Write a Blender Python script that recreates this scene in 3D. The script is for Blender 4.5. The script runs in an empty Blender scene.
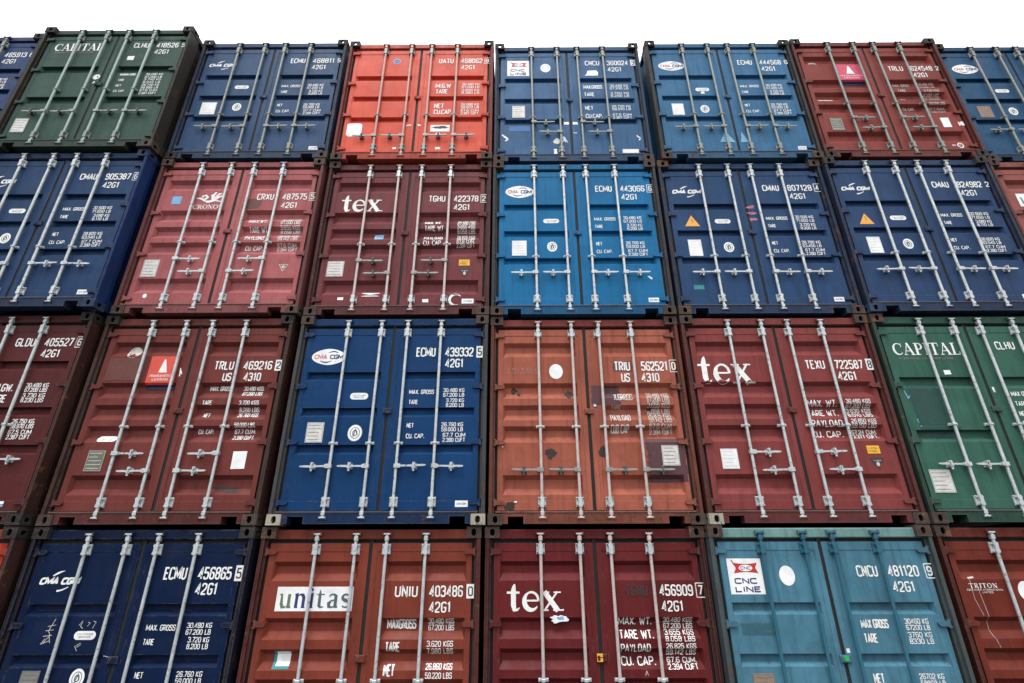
import bpy, math, random
from math import sin, cos, pi, radians
random.seed(7)
S = bpy.context.scene
COL = S.collection
H, W, LEN = 2.591, 2.438, 12.19
TIER, PITCH, Z0 = 2.6064, 2.4848, 2.6064
YP = 0.060                                   # door panel sits this far behind the face of the corner castings

# ------------------------------------------------------------------ mesh helper
class MB:
    def __init__(s): s.v = []; s.f = []; s.m = []
    def quad(s, a, b, c, d, m=0):
        n = len(s.v); s.v += [a, b, c, d]; s.f.append((n, n+1, n+2, n+3)); s.m.append(m)
    def poly(s, pts, m=0):
        n = len(s.v); s.v += list(pts); s.f.append(tuple(range(n, n+len(pts)))); s.m.append(m)
    def box(s, x0, x1, y0, y1, z0, z1, m=0, c=0.0):
        # c = small chamfer of the four front edges
        n = len(s.v)
        if c <= 0:
            s.v += [(x0,y0,z0),(x1,y0,z0),(x1,y1,z0),(x0,y1,z0),(x0,y0,z1),(x1,y0,z1),(x1,y1,z1),(x0,y1,z1)]
            for f in ((0,3,2,1),(4,5,6,7),(0,1,5,4),(1,2,6,5),(2,3,7,6),(3,0,4,7)):
                s.f.append(tuple(n+i for i in f)); s.m.append(m)
        else:
            s.v += [(x0+c,y0,z0+c),(x1-c,y0,z0+c),(x1-c,y0,z1-c),(x0+c,y0,z1-c),
                    (x0,y0+c,z0),(x1,y0+c,z0),(x1,y0+c,z1),(x0,y0+c,z1),
                    (x0,y1,z0),(x1,y1,z0),(x1,y1,z1),(x0,y1,z1)]
            for f in ((0,1,2,3),(0,4,5,1),(1,5,6,2),(2,6,7,3),(3,7,4,0),(4,8,9,5),(5,9,10,6),(6,10,11,7),(7,11,8,4),(8,11,10,9)):
                s.f.append(tuple(n+i for i in f)); s.m.append(m)
    def prism(s, xz, y0, y1, m=0):
        # polygon in x,z (counter-clockwise from the front) pushed from y0 back to y1
        n = len(xz)
        s.poly([(x, y0, z) for x, z in xz], m)
        for i in range(n):
            a, b = xz[i], xz[(i+1) % n]
            s.quad((a[0],y0,a[1]),(a[0],y1,a[1]),(b[0],y1,b[1]),(b[0],y0,b[1]), m)
        s.poly([(x, y1, z) for x, z in reversed(xz)], m)
    def cyl(s, p, q, r, n=12, m=0, r2=None):
        r2 = r if r2 is None else r2
        ax = [q[i]-p[i] for i in range(3)]; L = math.sqrt(sum(a*a for a in ax)); ax = [a/L for a in ax]
        t = (0,0,1) if abs(ax[2]) < .9 else (1,0,0)
        u = (ax[1]*t[2]-ax[2]*t[1], ax[2]*t[0]-ax[0]*t[2], ax[0]*t[1]-ax[1]*t[0]); l = math.sqrt(sum(a*a for a in u)); u = [a/l for a in u]
        w = (ax[1]*u[2]-ax[2]*u[1], ax[2]*u[0]-ax[0]*u[2], ax[0]*u[1]-ax[1]*u[0])
        k = len(s.v)
        for c, rr in ((p, r), (q, r2)):
            for i in range(n):
                a = 2*pi*i/n
                s.v.append(tuple(c[j]+rr*(cos(a)*u[j]+sin(a)*w[j]) for j in range(3)))
        for i in range(n):
            j = (i+1) % n
            s.f.append((k+i, k+j, k+n+j, k+n+i)); s.m.append(m)
        s.f.append(tuple(k+n-1-i for i in range(n))); s.m.append(m)
        s.f.append(tuple(k+n+i for i in range(n))); s.m.append(m)
    def mesh(s, name, smooth=False):
        me = bpy.data.meshes.new(name)
        me.from_pydata(s.v, [], s.f)
        for p, m in zip(me.polygons, s.m):
            p.material_index = m; p.use_smooth = False
        me.update()
        return me

CACHE = {}
def cached(key, fn):
    if key not in CACHE:
        CACHE[key] = fn()
    return CACHE[key]

def add(name, me, parent, mats, label=None):
    """one object using mesh me (possibly shared), its own materials on object-linked slots"""
    o = bpy.data.objects.new(name, me); COL.objects.link(o)
    o.parent = parent
    if not isinstance(mats, (list, tuple)): mats = [mats]
    while len(me.materials) < len(mats): me.materials.append(None)
    for i, m in enumerate(mats):
        o.material_slots[i].link = 'OBJECT'; o.material_slots[i].material = m
    if label: o['label'] = label
    return o

# ------------------------------------------------------------------ materials
def nt(name):
    m = bpy.data.materials.new(name); m.use_nodes = True
    t = m.node_tree; t.nodes.clear()
    out = t.nodes.new('ShaderNodeOutputMaterial'); b = t.nodes.new('ShaderNodeBsdfPrincipled')
    t.links.new(b.outputs[0], out.inputs[0])
    return m, t, b
def node(t, kind, **kw):
    n = t.nodes.new(kind)
    for k, v in kw.items():
        if k.startswith('i_'): n.inputs[k[2:].replace('_', ' ')].default_value = v
        else: setattr(n, k, v)
    return n
def noise(t, vec, scale, detail=4, rough=.55, dist=0):
    n = node(t, 'ShaderNodeTexNoise'); n.inputs['Scale'].default_value = scale
    n.inputs['Detail'].default_value = detail; n.inputs['Roughness'].default_value = rough
    n.inputs['Distortion'].default_value = dist
    t.links.new(vec, n.inputs['Vector']); return n.outputs['Fac']
def ramp(t, fac, a, b, v0=0., v1=1.):
    n = node(t, 'ShaderNodeMapRange'); n.clamp = True
    n.inputs['From Min'].default_value = a; n.inputs['From Max'].default_value = b
    n.inputs['To Min'].default_value = v0; n.inputs['To Max'].default_value = v1
    t.links.new(fac, n.inputs['Value']); return n.outputs[0]
def mixc(t, fac, a, b, mode='MIX'):
    n = node(t, 'ShaderNodeMix', data_type='RGBA', blend_type=mode)
    for sock, v in ((n.inputs[0], fac), (n.inputs[6], a), (n.inputs[7], b)):
        if isinstance(v, (int, float)): sock.default_value = v
        elif isinstance(v, tuple): sock.default_value = (*v, 1) if len(v) == 3 else v
        else: t.links.new(v, sock)
    return n.outputs[2]
def mth(t, op, a, b=0.):
    n = node(t, 'ShaderNodeMath', operation=op)
    for s, v in ((n.inputs[0], a), (n.inputs[1], b)):
        if isinstance(v, (int, float)): s.default_value = v
        else: t.links.new(v, s)
    return n.outputs[0]
def srgb(r, g, b):
    f = lambda c: (c/255/12.92) if c <= 10 else ((c/255+.055)/1.055)**2.4
    return (f(r), f(g), f(b))

def paint(name, c, wear=.3, fade=.35, rough=.42, seed=0., rust=(.075, .035, .018), grime=.35, bump=.25):
    m, t, b = nt(name)
    g = node(t, 'ShaderNodeNewGeometry')
    mp = node(t, 'ShaderNodeMapping'); mp.inputs['Location'].default_value = (seed*3.7, seed*1.3, seed*2.1)
    t.links.new(g.outputs['Position'], mp.inputs['Vector']); P = mp.outputs[0]
    st = node(t, 'ShaderNodeMapping'); st.inputs['Scale'].default_value = (1, 1, .07)
    t.links.new(P, st.inputs['Vector']); PS = st.outputs[0]
    big = noise(t, P, 1.3, 5, .6)
    col = mixc(t, ramp(t, big, .3, .72), tuple(x*(.84-.35*max(0, wear-.2)) for x in c), tuple(min(1, x*(1+.22*fade)+.004*fade) for x in c))
    bl = ramp(t, noise(t, P, .9, 9, .72, .8), .50, .66)
    col = mixc(t, mth(t, 'MULTIPLY', bl, min(.6, .25+wear*.7)), col, tuple(x*.66+q for x, q in zip(c, (.004, .003, .0025))))
    # chalky bleaching, in blotches
    col = mixc(t, mth(t, 'MULTIPLY', ramp(t, noise(t, P, 3.1, 8, .7), .52, .75), .38*fade), col, tuple(x*.85+.035 for x in c))
    # run marks down the face
    stk = noise(t, PS, 17, 4, .6)
    col = mixc(t, mth(t, 'MULTIPLY', ramp(t, stk, .5, .72), grime), col, tuple(x*.45+.004 for x in c))
    stl = noise(t, PS, 31, 3, .5)
    col = mixc(t, mth(t, 'MULTIPLY', ramp(t, stl, .62, .75), .22*fade), col, tuple(x*.85+.05 for x in c))
    # dirt
    dn = noise(t, P, 6.0, 8, .72, .4)
    col = mixc(t, mth(t, 'MULTIPLY', ramp(t, dn, .5, .68), .45*grime), col, tuple(x*.35+q for x, q in zip(c, (.011, .0095, .008))))
    # rust patches and chips
    rn = mth(t, 'ADD', mth(t, 'MULTIPLY', noise(t, P, 4.2, 10, .74, .6), .75), mth(t, 'MULTIPLY', noise(t, P, 38, 4, .6), .25))
    th = .69-.19*wear
    rm = ramp(t, rn, th, th+.035)
    run = mth(t, 'MULTIPLY', ramp(t, noise(t, PS, 9, 5, .65, .3), .60-.10*wear, .70-.10*wear), ramp(t, noise(t, P, 1.9, 4, .6), .46, .62))
    col = mixc(t, mth(t, 'MULTIPLY', run, .30), col, tuple(.45*x+.55*q for x, q in zip(c, rust)))
    rc = mixc(t, noise(t, P, 22, 4, .6), tuple(x*.5 for x in rust), tuple(min(1, x*1.9) for x in rust))
    col = mixc(t, rm, col, rc)
    bv = node(t, 'ShaderNodeBevel', samples=3); bv.inputs['Radius'].default_value = .018
    dt = node(t, 'ShaderNodeVectorMath', operation='DOT_PRODUCT'); t.links.new(bv.outputs[0], dt.inputs[0]); t.links.new(g.outputs['Normal'], dt.inputs[1])
    eg = ramp(t, mth(t, 'SUBTRACT', 1., dt.outputs['Value']), .012, .10)
    en = ramp(t, mth(t, 'ADD', mth(t, 'MULTIPLY', noise(t, P, 9, 6, .7), .7), mth(t, 'MULTIPLY', noise(t, P, 70, 3, .6), .3)), .54-.18*wear, .60-.18*wear)
    col = mixc(t, mth(t, 'MULTIPLY', mth(t, 'MULTIPLY', eg, en), .85), col, mixc(t, noise(t, P, 30, 3, .6), tuple(x*.6 for x in rust), tuple(min(1, x*.5+.10) for x in c)))
    ch = ramp(t, noise(t, P, 55, 3, .6), .74-.06*wear, .77-.06*wear)
    col = mixc(t, mth(t, 'MULTIPLY', ch, .7), col, (.22, .21, .20))
    t.links.new(col, b.inputs['Base Color'])
    r = mth(t, 'ADD', ramp(t, noise(t, P, 5, 6, .65), .3, .7, rough-.07, rough+.16), mth(t, 'MULTIPLY', rm, .3))
    t.links.new(r, b.inputs['Roughness'])
    b.inputs['Specular IOR Level'].default_value = .09
    bp = node(t, 'ShaderNodeBump'); bp.inputs['Strength'].default_value = bump; bp.inputs['Distance'].default_value = .045
    h = mth(t, 'ADD', noise(t, P, 2.2, 3, .5), mth(t, 'MULTIPLY', noise(t, P, 60, 4, .6), .03))
    h = mth(t, 'SUBTRACT', h, mth(t, 'MULTIPLY', rm, .02))
    t.links.new(h, bp.inputs['Height']); t.links.new(bp.outputs[0], b.inputs['Normal'])
    return m

def plain(name, c, rough=.6, metal=0., worn=0., wc=(.05, .03, .02), sc=9, spec=.3):
    m, t, b = nt(name)
    g = node(t, 'ShaderNodeNewGeometry'); P = g.outputs['Position']
    n1 = noise(t, P, sc, 7, .68)
    col = mixc(t, ramp(t, n1, .3, .7), tuple(x*.8 for x in c), tuple(min(.9, x*1.1) for x in c))
    if worn:
        n2 = noise(t, P, sc*3.1, 6, .7, .5)
        col = mixc(t, ramp(t, n2, .66-.2*worn, .74-.2*worn), col, wc)
    t.links.new(col, b.inputs['Base Color'])
    b.inputs['Roughness'].default_value = rough; b.inputs['Metallic'].default_value = metal
    b.inputs['Specular IOR Level'].default_value = spec
    return m

M = {}
M['white'] = plain('white_lettering', (.74, .74, .72), .55, worn=.22, wc=(.3, .27, .25), sc=12)
M['dim'] = plain('weathered_lettering', (.5, .47, .44), .6, worn=.5, wc=(.12, .06, .05), sc=12)
M['faint'] = plain('faint_lettering', (.32, .19, .17), .6, worn=.5, wc=(.1, .05, .045), sc=12)
M['board'] = plain('white_board', (.76, .76, .76), .4, worn=.06, wc=(.45, .43, .4), sc=6)
M['plate'] = plain('data_plate_metal', (.58, .56, .53), .5, .1, .35, (.2, .17, .14), 16)
M['plate_dim'] = plain('dull_plate_metal', (.20, .195, .18), .55, .1, .35, (.12, .1, .08), 16)
M['plate_dark'] = plain('dirty_plate_metal', (.13, .13, .10), .6, .1, .55, (.3, .29, .24), 22)
M['plate_brown'] = plain('brown_plate', (.26, .17, .13), .6, 0, .4, (.1, .07, .05), 16)
M['ink'] = plain('dark_ink', (.03, .03, .035), .6)
M['navy_ink'] = plain('navy_ink', (.03, .035, .13), .5)
M['red_ink'] = plain('red_ink', (.45, .03, .03), .5)
M['faded_red_ink'] = plain('faded_red_ink', (.5, .16, .15), .5)
M['grey_ink'] = plain('grey_ink', (.08, .11, .115), .5)
M['green_ink'] = plain('olive_ink', (.12, .16, .09), .5)
M['orange'] = plain('orange_sticker', (.78, .36, .06), .5, worn=.15)
M['yellow'] = plain('yellow_sticker', (.75, .40, .03), .5, worn=.2)
M['panel_red'] = plain('bright_red_panel', (.60, .07, .045), .4, worn=.1)
M['panel_pink'] = plain('pinkish_red_panel', (.55, .045, .10), .45, worn=.15)
M['panel_blue'] = plain('dark_blue_panel', (.012, .016, .06), .5)
M['sky_sticker'] = plain('light_blue_sticker', (.16, .36, .55), .5, worn=.15, wc=(.6, .6, .6))
M['teal_sticker'] = plain('teal_sticker', (.02, .2, .22), .5)
M['green'] = plain('green_seal', (.02, .42, .06), .35)
M['patch_blue'] = plain('fresh_blue_paint', srgb(20, 90, 150), .5, worn=.2, wc=(.03, .09, .16))
M['patch_dark'] = plain('dark_patch_paint', (.075, .028, .034), .55, worn=.35, wc=(.14, .05, .045), sc=5)
M['patch_brown'] = plain('brown_patch_paint', (.115, .035, .027), .55, worn=.3, wc=(.16, .05, .045), sc=5)
M['patch_teal'] = plain('deep_green_patch_paint', (.010, .048, .040), .55, worn=.4, wc=(.018, .07, .05), sc=4)
M['patch_slate'] = plain('slate_teal_patch_paint', (.028, .095, .125), .55, worn=.35, wc=(.04, .14, .17), sc=5)
M['stain'] = plain('oily_stain', (.03, .018, .015), .6, worn=.4, wc=(.09, .035, .03))
M['pink_scuff'] = plain('pink_paint_scuff', (.42, .14, .2), .6, worn=.5, wc=(.03, .04, .1))
M['rubber'] = plain('black_rubber', (.012, .012, .012), .75)
M['galv'] = plain('galvanised_steel', (.47, .50, .51), .45, .3, .5, (.19, .15, .12), 9, .4)
M['galv_dull'] = plain('dull_galvanised_steel', (.20, .22, .205), .5, .3, .5, (.13, .09, .06), 14, .5)
M['rod_orange'] = plain('faded_orange_rod_paint', (.46, .27, .23), .45, .1, .35, (.25, .09, .06), 14, .4)
M['rod_pink'] = plain('pale_pinkish_rod_paint', (.48, .41, .39), .45, .15, .42, (.25, .12, .09), 14, .5)
M['rod_green'] = plain('pale_green_rod_paint', (.27, .36, .32), .45, .15, .3, (.12, .12, .08), 14, .5)
M['hardware'] = plain('dirty_zinc_hardware', (.30, .30, .28), .5, .35, .45, (.09, .055, .035), 18, .5)
M['catch'] = plain('dark_dirty_iron', (.085, .08, .072), .55, .1, .45, (.2, .19, .17), 20)
M['handle'] = plain('worn_handle_steel', (.27, .28, .27), .5, .3, .5, (.1, .07, .05), 20, .4)
M['casting_brown'] = paint('worn_brown_casting', (.058, .040, .034), .8, .5, .6, 1.7, (.12, .055, .03), .5)
M['casting_dark'] = paint('dark_worn_casting', (.026, .023, .021), .55, .5, .6, 4.1, (.07, .04, .028), .3)
M['casting_pale'] = paint('chipped_pale_casting', (.40, .36, .29), .78, .6, .6, 2.9, (.07, .04, .025), .5)

# ------------------------------------------------------------------ container parts (local: x right, y into the stack, z up)
LD = (.103, 1.197); RD = (1.237, 2.337); DZ0, DZ1 = .160, 2.424
CX = {'L': (.168, 1.095), 'R': (1.395, 2.282)}
CORR = {   # list of (z top, z bottom), depth, top slope, bottom slope
 'deep': ([(2.238, 2.043), (1.688, 1.488), (1.402, 1.213), (1.138, .938), (.556, .332)], .052, .046, .074),
 'flat': ([(1.828, 1.715), (1.362, 1.250), (.908, .795)], .056, .004, .05),
 'two':  ([(1.735, 1.585), (1.065, .920)], .056, .005, .06),
 'three_high': ([(1.94, 1.82), (1.345, 1.23), (.89, .775)], .056, .004, .05),
}
def lerp_tab(tab, v):
    if v <= tab[0][0]: return tab[0][1]
    for (a, fa), (b, fb) in zip(tab, tab[1:]):
        if v <= b: return fa+(fb-fa)*(v-a)/(b-a) if b > a else fb
    return tab[-1][1]
def ztab(kind):
    rows, d, ts, bs = CORR[kind]; tab = []
    for zt, zb in sorted(rows, key=lambda r: r[1]):
        tab += [(zb, 0), (zb+bs, d), (zt-ts, d), (zt, 0)]
    return tab
def xtab(side, d):
    a, b = CX[side]; return [(a, 0), (a+.03, d), (b-.03, d), (b, 0)]
def step(x, z, side):
    # the door's frame stands 5 mm proud of its sheet
    a, b = LD if side == 'L' else RD
    inx = min(x-a-.055, b-.055-x, z-DZ0-.1, DZ1-.085-z)
    return max(0., min(1., inx/.004))*.005
def surf(kind, x, z):
    side = 'L' if x < 1.217 else 'R'
    d = CORR[kind][1]
    return YP + step(x, z, side) + min(lerp_tab(xtab(side, d), x), lerp_tab(ztab(kind), z))

def door_mesh(kind, side):
    a, b = LD if side == 'L' else RD
    d = CORR[kind][1]
    xs = sorted({a, b, a+.055, a+.059, b-.055, b-.059, (a+b)/2} | {p[0] for p in xtab(side, d)})
    zs = sorted({DZ0, DZ1, DZ0+.1, DZ0+.104, DZ1-.085, DZ1-.089} | {p[0] for p in ztab(kind)})
    mb = MB()
    n = len(xs)
    for z in zs:
        for x in xs: mb.v.append((x, surf(kind, x, z), z))
    for j in range(len(zs)-1):
        for i in range(n-1):
            q = [j*n+i, j*n+i+1, (j+1)*n+i+1, (j+1)*n+i]
            ys = [mb.v[k][1] for k in q]
            if abs(ys[0]+ys[2]-ys[1]-ys[3]) < 1e-6:
                mb.f.append(tuple(q)); mb.m.append(0)
            elif ys[0]+ys[2] > ys[1]+ys[3]:
                mb.f += [(q[0], q[1], q[2]), (q[0], q[2], q[3])]; mb.m += [0, 0]
            else:
                mb.f += [(q[0], q[1], q[3]), (q[1], q[2], q[3])]; mb.m += [0, 0]
    yb = YP+.075
    for (p, q) in (((a, DZ0), (b, DZ0)), ((b, DZ0), (b, DZ1)), ((b, DZ1), (a, DZ1)), ((a, DZ1), (a, DZ0))):
        mb.quad((p[0], YP, p[1]), (p[0], yb, p[1]), (q[0], yb, q[1]), (q[0], YP, q[1]))
    return mb.mesh('door')

def gasket_mesh():
    mb = MB()
    y0, y1 = YP+.03, YP+.07
    mb.box(.06, LD[0]-.001, y0, y1, .13, 2.46); mb.box(RD[1]+.001, W-.06, y0, y1, .13, 2.46)
    mb.box(LD[1]+.001, RD[0]-.001, YP+.010, y1, .13, 2.46)
    for a, b in (LD, RD):
        mb.box(a+.0005, b-.0005, y0, y1, DZ1+.001, 2.46); mb.box(a+.0005, b-.0005, y0, y1, .13, DZ0-.001)
    return mb.mesh('door_gasket')

def hinge_mesh(side, z, h=.05):
    # a strap with a rounded end lying on the door, knuckle and pin in the gap by the post
    mb = MB(); s = 1 if side == 'L' else -1; x0 = .074 if side == 'L' else W-.074
    pts = [(0, -h/2), (.085, -h/2)] + [(.085+.03*cos(t), h/2*sin(t)) for t in [(-.5+k/6)*pi for k in range(1, 6)]] + [(.085, h/2), (0, h/2)]
    xz = [(x0+s*x, z+y) for x, y in pts]
    if s < 0: xz.reverse()
    mb.prism(xz, YP-.026, YP+.02)
    mb.cyl((x0, YP-.012, z-h*.8), (x0, YP-.012, z+h*.8), .016, 10)
    xa, xb = sorted((x0, x0-s*.03)); mb.box(xa, xb, YP-.02, YP+.02, z-h*.78, z-h*.52); mb.box(xa, xb, YP-.02, YP+.02, z+h*.52, z+h*.78)
    return mb.mesh('hinge')

RY = .026                                       # rod axis
def rod_mesh():
    mb = MB()
    mb.cyl((0, RY, .10), (0, RY, 2.495), .0172, 14)
    for z0, s in ((2.495, 1), (.10, -1)):
        mb.cyl((0, RY, z0), (0, RY, z0+s*.028), .021, 10)
        za, zb = sorted((z0+s*.012, z0+s*.030)); mb.box(-.036, .036, RY-.024, RY+.012, za, zb, c=.004)
        za, zb = sorted((z0-s*.05, z0-s*.004)); mb.box(-.022, .022, RY-.021, RY+.02, za, zb, c=.005)
    return mb.mesh('locking_rod')
def bracket_mesh(big):
    mb = MB()
    if big:
        mb.box(-.046, .046, RY+.012, YP+.004, -.056, .056, c=.006)
        mb.prism([(-.018, -.056), (.018, -.056), (.026, -.036), (.020, -.012), (.020, .012), (.026, .036), (.018, .056), (-.018, .056), (-.026, .036), (-.020, .012), (-.020, -.012), (-.026, -.036)], RY-.022, RY+.0121)
        for x in (-.034, .034):
            for z in (-.040, .040): mb.cyl((x, RY+.0125, z), (x, RY-.002, z), .010, 6, 1)
    else:
        mb.box(-.052, .052, RY+.014, YP+.004, -.017, .017, c=.004)
        mb.box(-.024, .024, RY-.022, RY+.0141, -.014, .014, c=.005)
        for x in (-.040, .040): mb.cyl((x, RY+.016, 0), (x, RY+.002, 0), .0085, 6, 1)
    return mb.mesh('rod_bracket')
def handle_mesh(s):
    mb = MB()
    x = lambda v: s*v
    def pr(pts, y0, y1):
        q = [(x(a), b) for a, b in pts]
        if s < 0: q.reverse()
        mb.prism(q, y0, y1)
    pr([(-.024, -.022), (.03, -.026), (.056, -.017), (.056, .017), (.03, .026), (-.024, .022)], RY-.026, RY+.018)
    pr([(.05, -.011), (.12, -.0085), (.2, -.012), (.31, -.009), (.345, -.004), (.345, .010), (.3, .014), (.2, .011), (.12, .0105), (.05, .011)], RY-.014, RY-.002)
    mb.cyl((x(.03), RY-.03, 0), (x(.03), RY-.024, 0), .009, 8)
    return mb.mesh('rod_handle')
def catch_mesh():
    mb = MB()
    mb.box(-.030, .030, YP-.014, YP+.003, -.034, .030, c=.004)
    mb.box(-.021, .021, RY-.022, YP-.0141, -.030, -.0125, c=.003)
    mb.box(-.016, .016, RY-.020, YP-.0141, .0135, .042, c=.003)
    mb.box(-.008, .008, RY-.030, RY-.0202, -.024, .036)
    mb.cyl((0, RY-.012, -.031), (0, RY-.012, -.060), .012, 8)
    return mb.mesh('handle_catch')
def lock_plate_mesh():
    mb = MB()
    mb.box(1.165, 1.275, YP-.02, YP-.001, 1.283, 1.352, c=.006)
    mb.box(1.18, 1.206, YP-.03, YP-.0205, 1.293, 1.34, c=.004)
    return mb.mesh('lock_plate')

def holed(mb, o, u, v, n, w, h, t, hw, hh, cu=None, cv=None):
    """plate with an oblong hole: origin o, in-plane axes u,v, inward normal n"""
    cu = w/2 if cu is None else cu; cv = h/2 if cv is None else cv
    N = 24
    P = lambda a, b, d: tuple(o[i]+u[i]*a+v[i]*b+n[i]*d for i in range(3))
    hole = []; outer = []
    r = min(hw, hh)
    for k in range(N):
        t0 = 2*pi*(k+.5)/N; c, s_ = cos(t0), sin(t0)
        hx = c*r+(hw-r)*(1 if c > 0 else -1); hy = s_*r+(hh-r)*(1 if s_ > 0 else -1)
        hole.append((cu+hx, cv+hy))
        sc = min((w-cu if c > 0 else cu)/max(abs(c), 1e-9), (h-cv if s_ > 0 else cv)/max(abs(s_), 1e-9))
        outer.append((cu+c*sc, cv+s_*sc))
    for k in range(N):
        j = (k+1) % N
        a, b, cc, d = hole[k], hole[j], outer[j], outer[k]
        pts = [P(*d, 0), P(*cc, 0), P(*b, 0), P(*a, 0)]
        mb.poly(pts)
        # corner filler where the outer edge turns
        if abs(d[0]-cc[0]) > 1e-6 and abs(d[1]-cc[1]) > 1e-6:
            cx = d[0] if abs(d[0]-w) < 1e-6 or abs(d[0]) < 1e-6 else cc[0]
            cy = d[1] if abs(d[1]-h) < 1e-6 or abs(d[1]) < 1e-6 else cc[1]
            mb.poly([P(*d, 0), P(cx, cy, 0), P(*cc, 0)])
        mb.quad(P(*a, 0), P(*b, 0), P(*b, t), P(*a, t))
        mb.poly([P(*a, t), P(*b, t), P(*cc, t), P(*d, t)])
def casting_mesh(left, top):
    mb = MB(); w, d, h = .162, .178, .118; t = .026
    z0 = H-h if top else 0.
    x0 = 0. if left else W-w
    holed(mb, (x0, 0, z0), (1,0,0), (0,0,1), (0,1,0), w, h, t, .027, .038, cu=.084 if left else w-.084)
    xo = x0 if left else x0+w
    holed(mb, (xo, 0, z0), (0,1,0), (0,0,1), (1 if left else -1,0,0), d, h, t, .038, .027)
    zo = z0+h if top else z0
    holed(mb, (x0, 0, zo), (1,0,0), (0,1,0), (0,0,-1 if top else 1), w, d, t, .031, .060)
    xi = x0+w if left else x0
    mb.quad((xi,0,z0),(xi,d,z0),(xi,d,z0+h),(xi,0,z0+h))
    mb.quad((x0,d,z0),(x0+w,d,z0),(x0+w,d,z0+h),(x0,d,z0+h))
    zi = z0 if top else z0+h
    mb.quad((x0,0,zi),(x0+w,0,zi),(x0+w,d,zi),(x0,d,zi))
    return mb.mesh('corner_casting')
def post_mesh(left):
    mb = MB(); s = lambda x: x if left else W-x
    prof = [(.006, .012), (.012, .006), (.040, .006), (.046, .012), (.046, .050), (.070, .050), (.070, .16), (.006, .16)]
    z0, z1 = .118, H-.118
    n = len(prof)
    for i in range(n):
        a, b = prof[i], prof[(i+1) % n]
        mb.quad((s(a[0]), a[1], z0), (s(b[0]), b[1], z0), (s(b[0]), b[1], z1), (s(a[0]), a[1], z1))
    return mb.mesh('corner_post')
def header_mesh():
    mb = MB(); x0, x1 = .1625, W-.1625
    prof = [(.050, 2.466), (.044, 2.472), (.044, 2.556), (.054, 2.566), (.16, 2.566), (.16, 2.460), (.062, 2.460), (.062, 2.466)]
    n = len(prof)
    for i in range(n):
        a, b = prof[i], prof[(i+1) % n]
        mb.quad((x0, *a), (x1, *a), (x1, *b), (x0, *b))
    for x in (x0, x1): mb.poly([(x, *p) for p in prof])
    mb.box(.075, x0-.001, .062, .16, 2.462, 2.4725); mb.box(x1+.001, W-.075, .062, .16, 2.462, 2.4725)
    return mb.mesh('header')
def sill_mesh():
    mb = MB(); x0, x1 = .1625, W-.1625
    zb, zt, zn = .014, .128, .092
    xz = [(x0, zb), (.226, zb), (.226, zn), (.402, zn), (.402, zb), (W-.402, zb), (W-.402, zn), (W-.226, zn), (W-.226, zb), (x1, zb), (x1, zt), (x0, zt)]
    mb.prism(xz, .018, .150)
    return mb.mesh('sill')
def threshold_mesh():
    mb = MB(); mb.box(.085, W-.085, .010, .10, .1285, .148, c=.004)
    return mb.mesh('threshold')
def keeper_mesh(top):
    mb = MB()
    z0, z1, yb = (2.500, 2.538, .0438) if top else (.056, .094, .0178)
    for x in (-.050, .038): mb.box(x, x+.012, .004, yb, z0, z1, c=.003)
    mb.box(-.0379, .0379, yb-.004, yb, z0+.002, z1-.002)
    return mb.mesh('cam_keeper')
def side_mesh(left):
    mb = MB(); s = lambda x: x if left else W-x
    def bx(x0, x1, *r):
        a, b = sorted((s(x0), s(x1))); mb.box(a, b, *r)
    bx(.006, .06, .1785, LEN, .03, .19); bx(.006, .06, .1785, LEN, 2.50, 2.575)
    pts = []; y = .165
    pts.append((.012, y)); y = .22
    while y < LEN-.3:
        pts += [(.012, y), (.046, y+.068), (.046, y+.068+.104), (.012, y+.068+.104+.068)]; y += .278+.034
    pts.append((.012, LEN))
    for a, b in zip(pts, pts[1:]):
        mb.quad((s(a[0]), a[1], .1905), (s(b[0]), b[1], .1905), (s(b[0]), b[1], 2.4995), (s(a[0]), a[1], 2.4995))
    return mb.mesh('side_wall')
def roof_mesh():
    mb = MB(); mb.box(.0605, W-.0605, .1605, LEN, 2.545, 2.57); return mb.mesh('roof')
def floor_mesh():
    mb = MB(); mb.box(.0605, W-.0605, .1605, LEN, .12, .17); return mb.mesh('floor')
def rear_mesh():
    mb = MB(); mb.box(.0605, W-.0605, LEN-.05, LEN-.001, .1705, 2.5445); return mb.mesh('rear_wall')

# ------------------------------------------------------------------ lettering
def fillet(pts, r, closed):
    out = []; n = len(pts)
    for i, p in enumerate(pts):
        rnd = len(p) > 2 and p[2]
        if not rnd or (not closed and i in (0, n-1)):
            out.append((p[0], p[1])); continue
        a, b = pts[i-1], pts[(i+1) % n]
        da = math.hypot(a[0]-p[0], a[1]-p[1]); db = math.hypot(b[0]-p[0], b[1]-p[1])
        rr = min(r, da*.5, db*.5)
        A = (p[0]+(a[0]-p[0])*rr/da, p[1]+(a[1]-p[1])*rr/da); B = (p[0]+(b[0]-p[0])*rr/db, p[1]+(b[1]-p[1])*rr/db)
        for k in range(5):
            t = k/4; out.append(((1-t)**2*A[0]+2*t*(1-t)*p[0]+t*t*B[0], (1-t)**2*A[1]+2*t*(1-t)*p[1]+t*t*B[1]))
    return out
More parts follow.
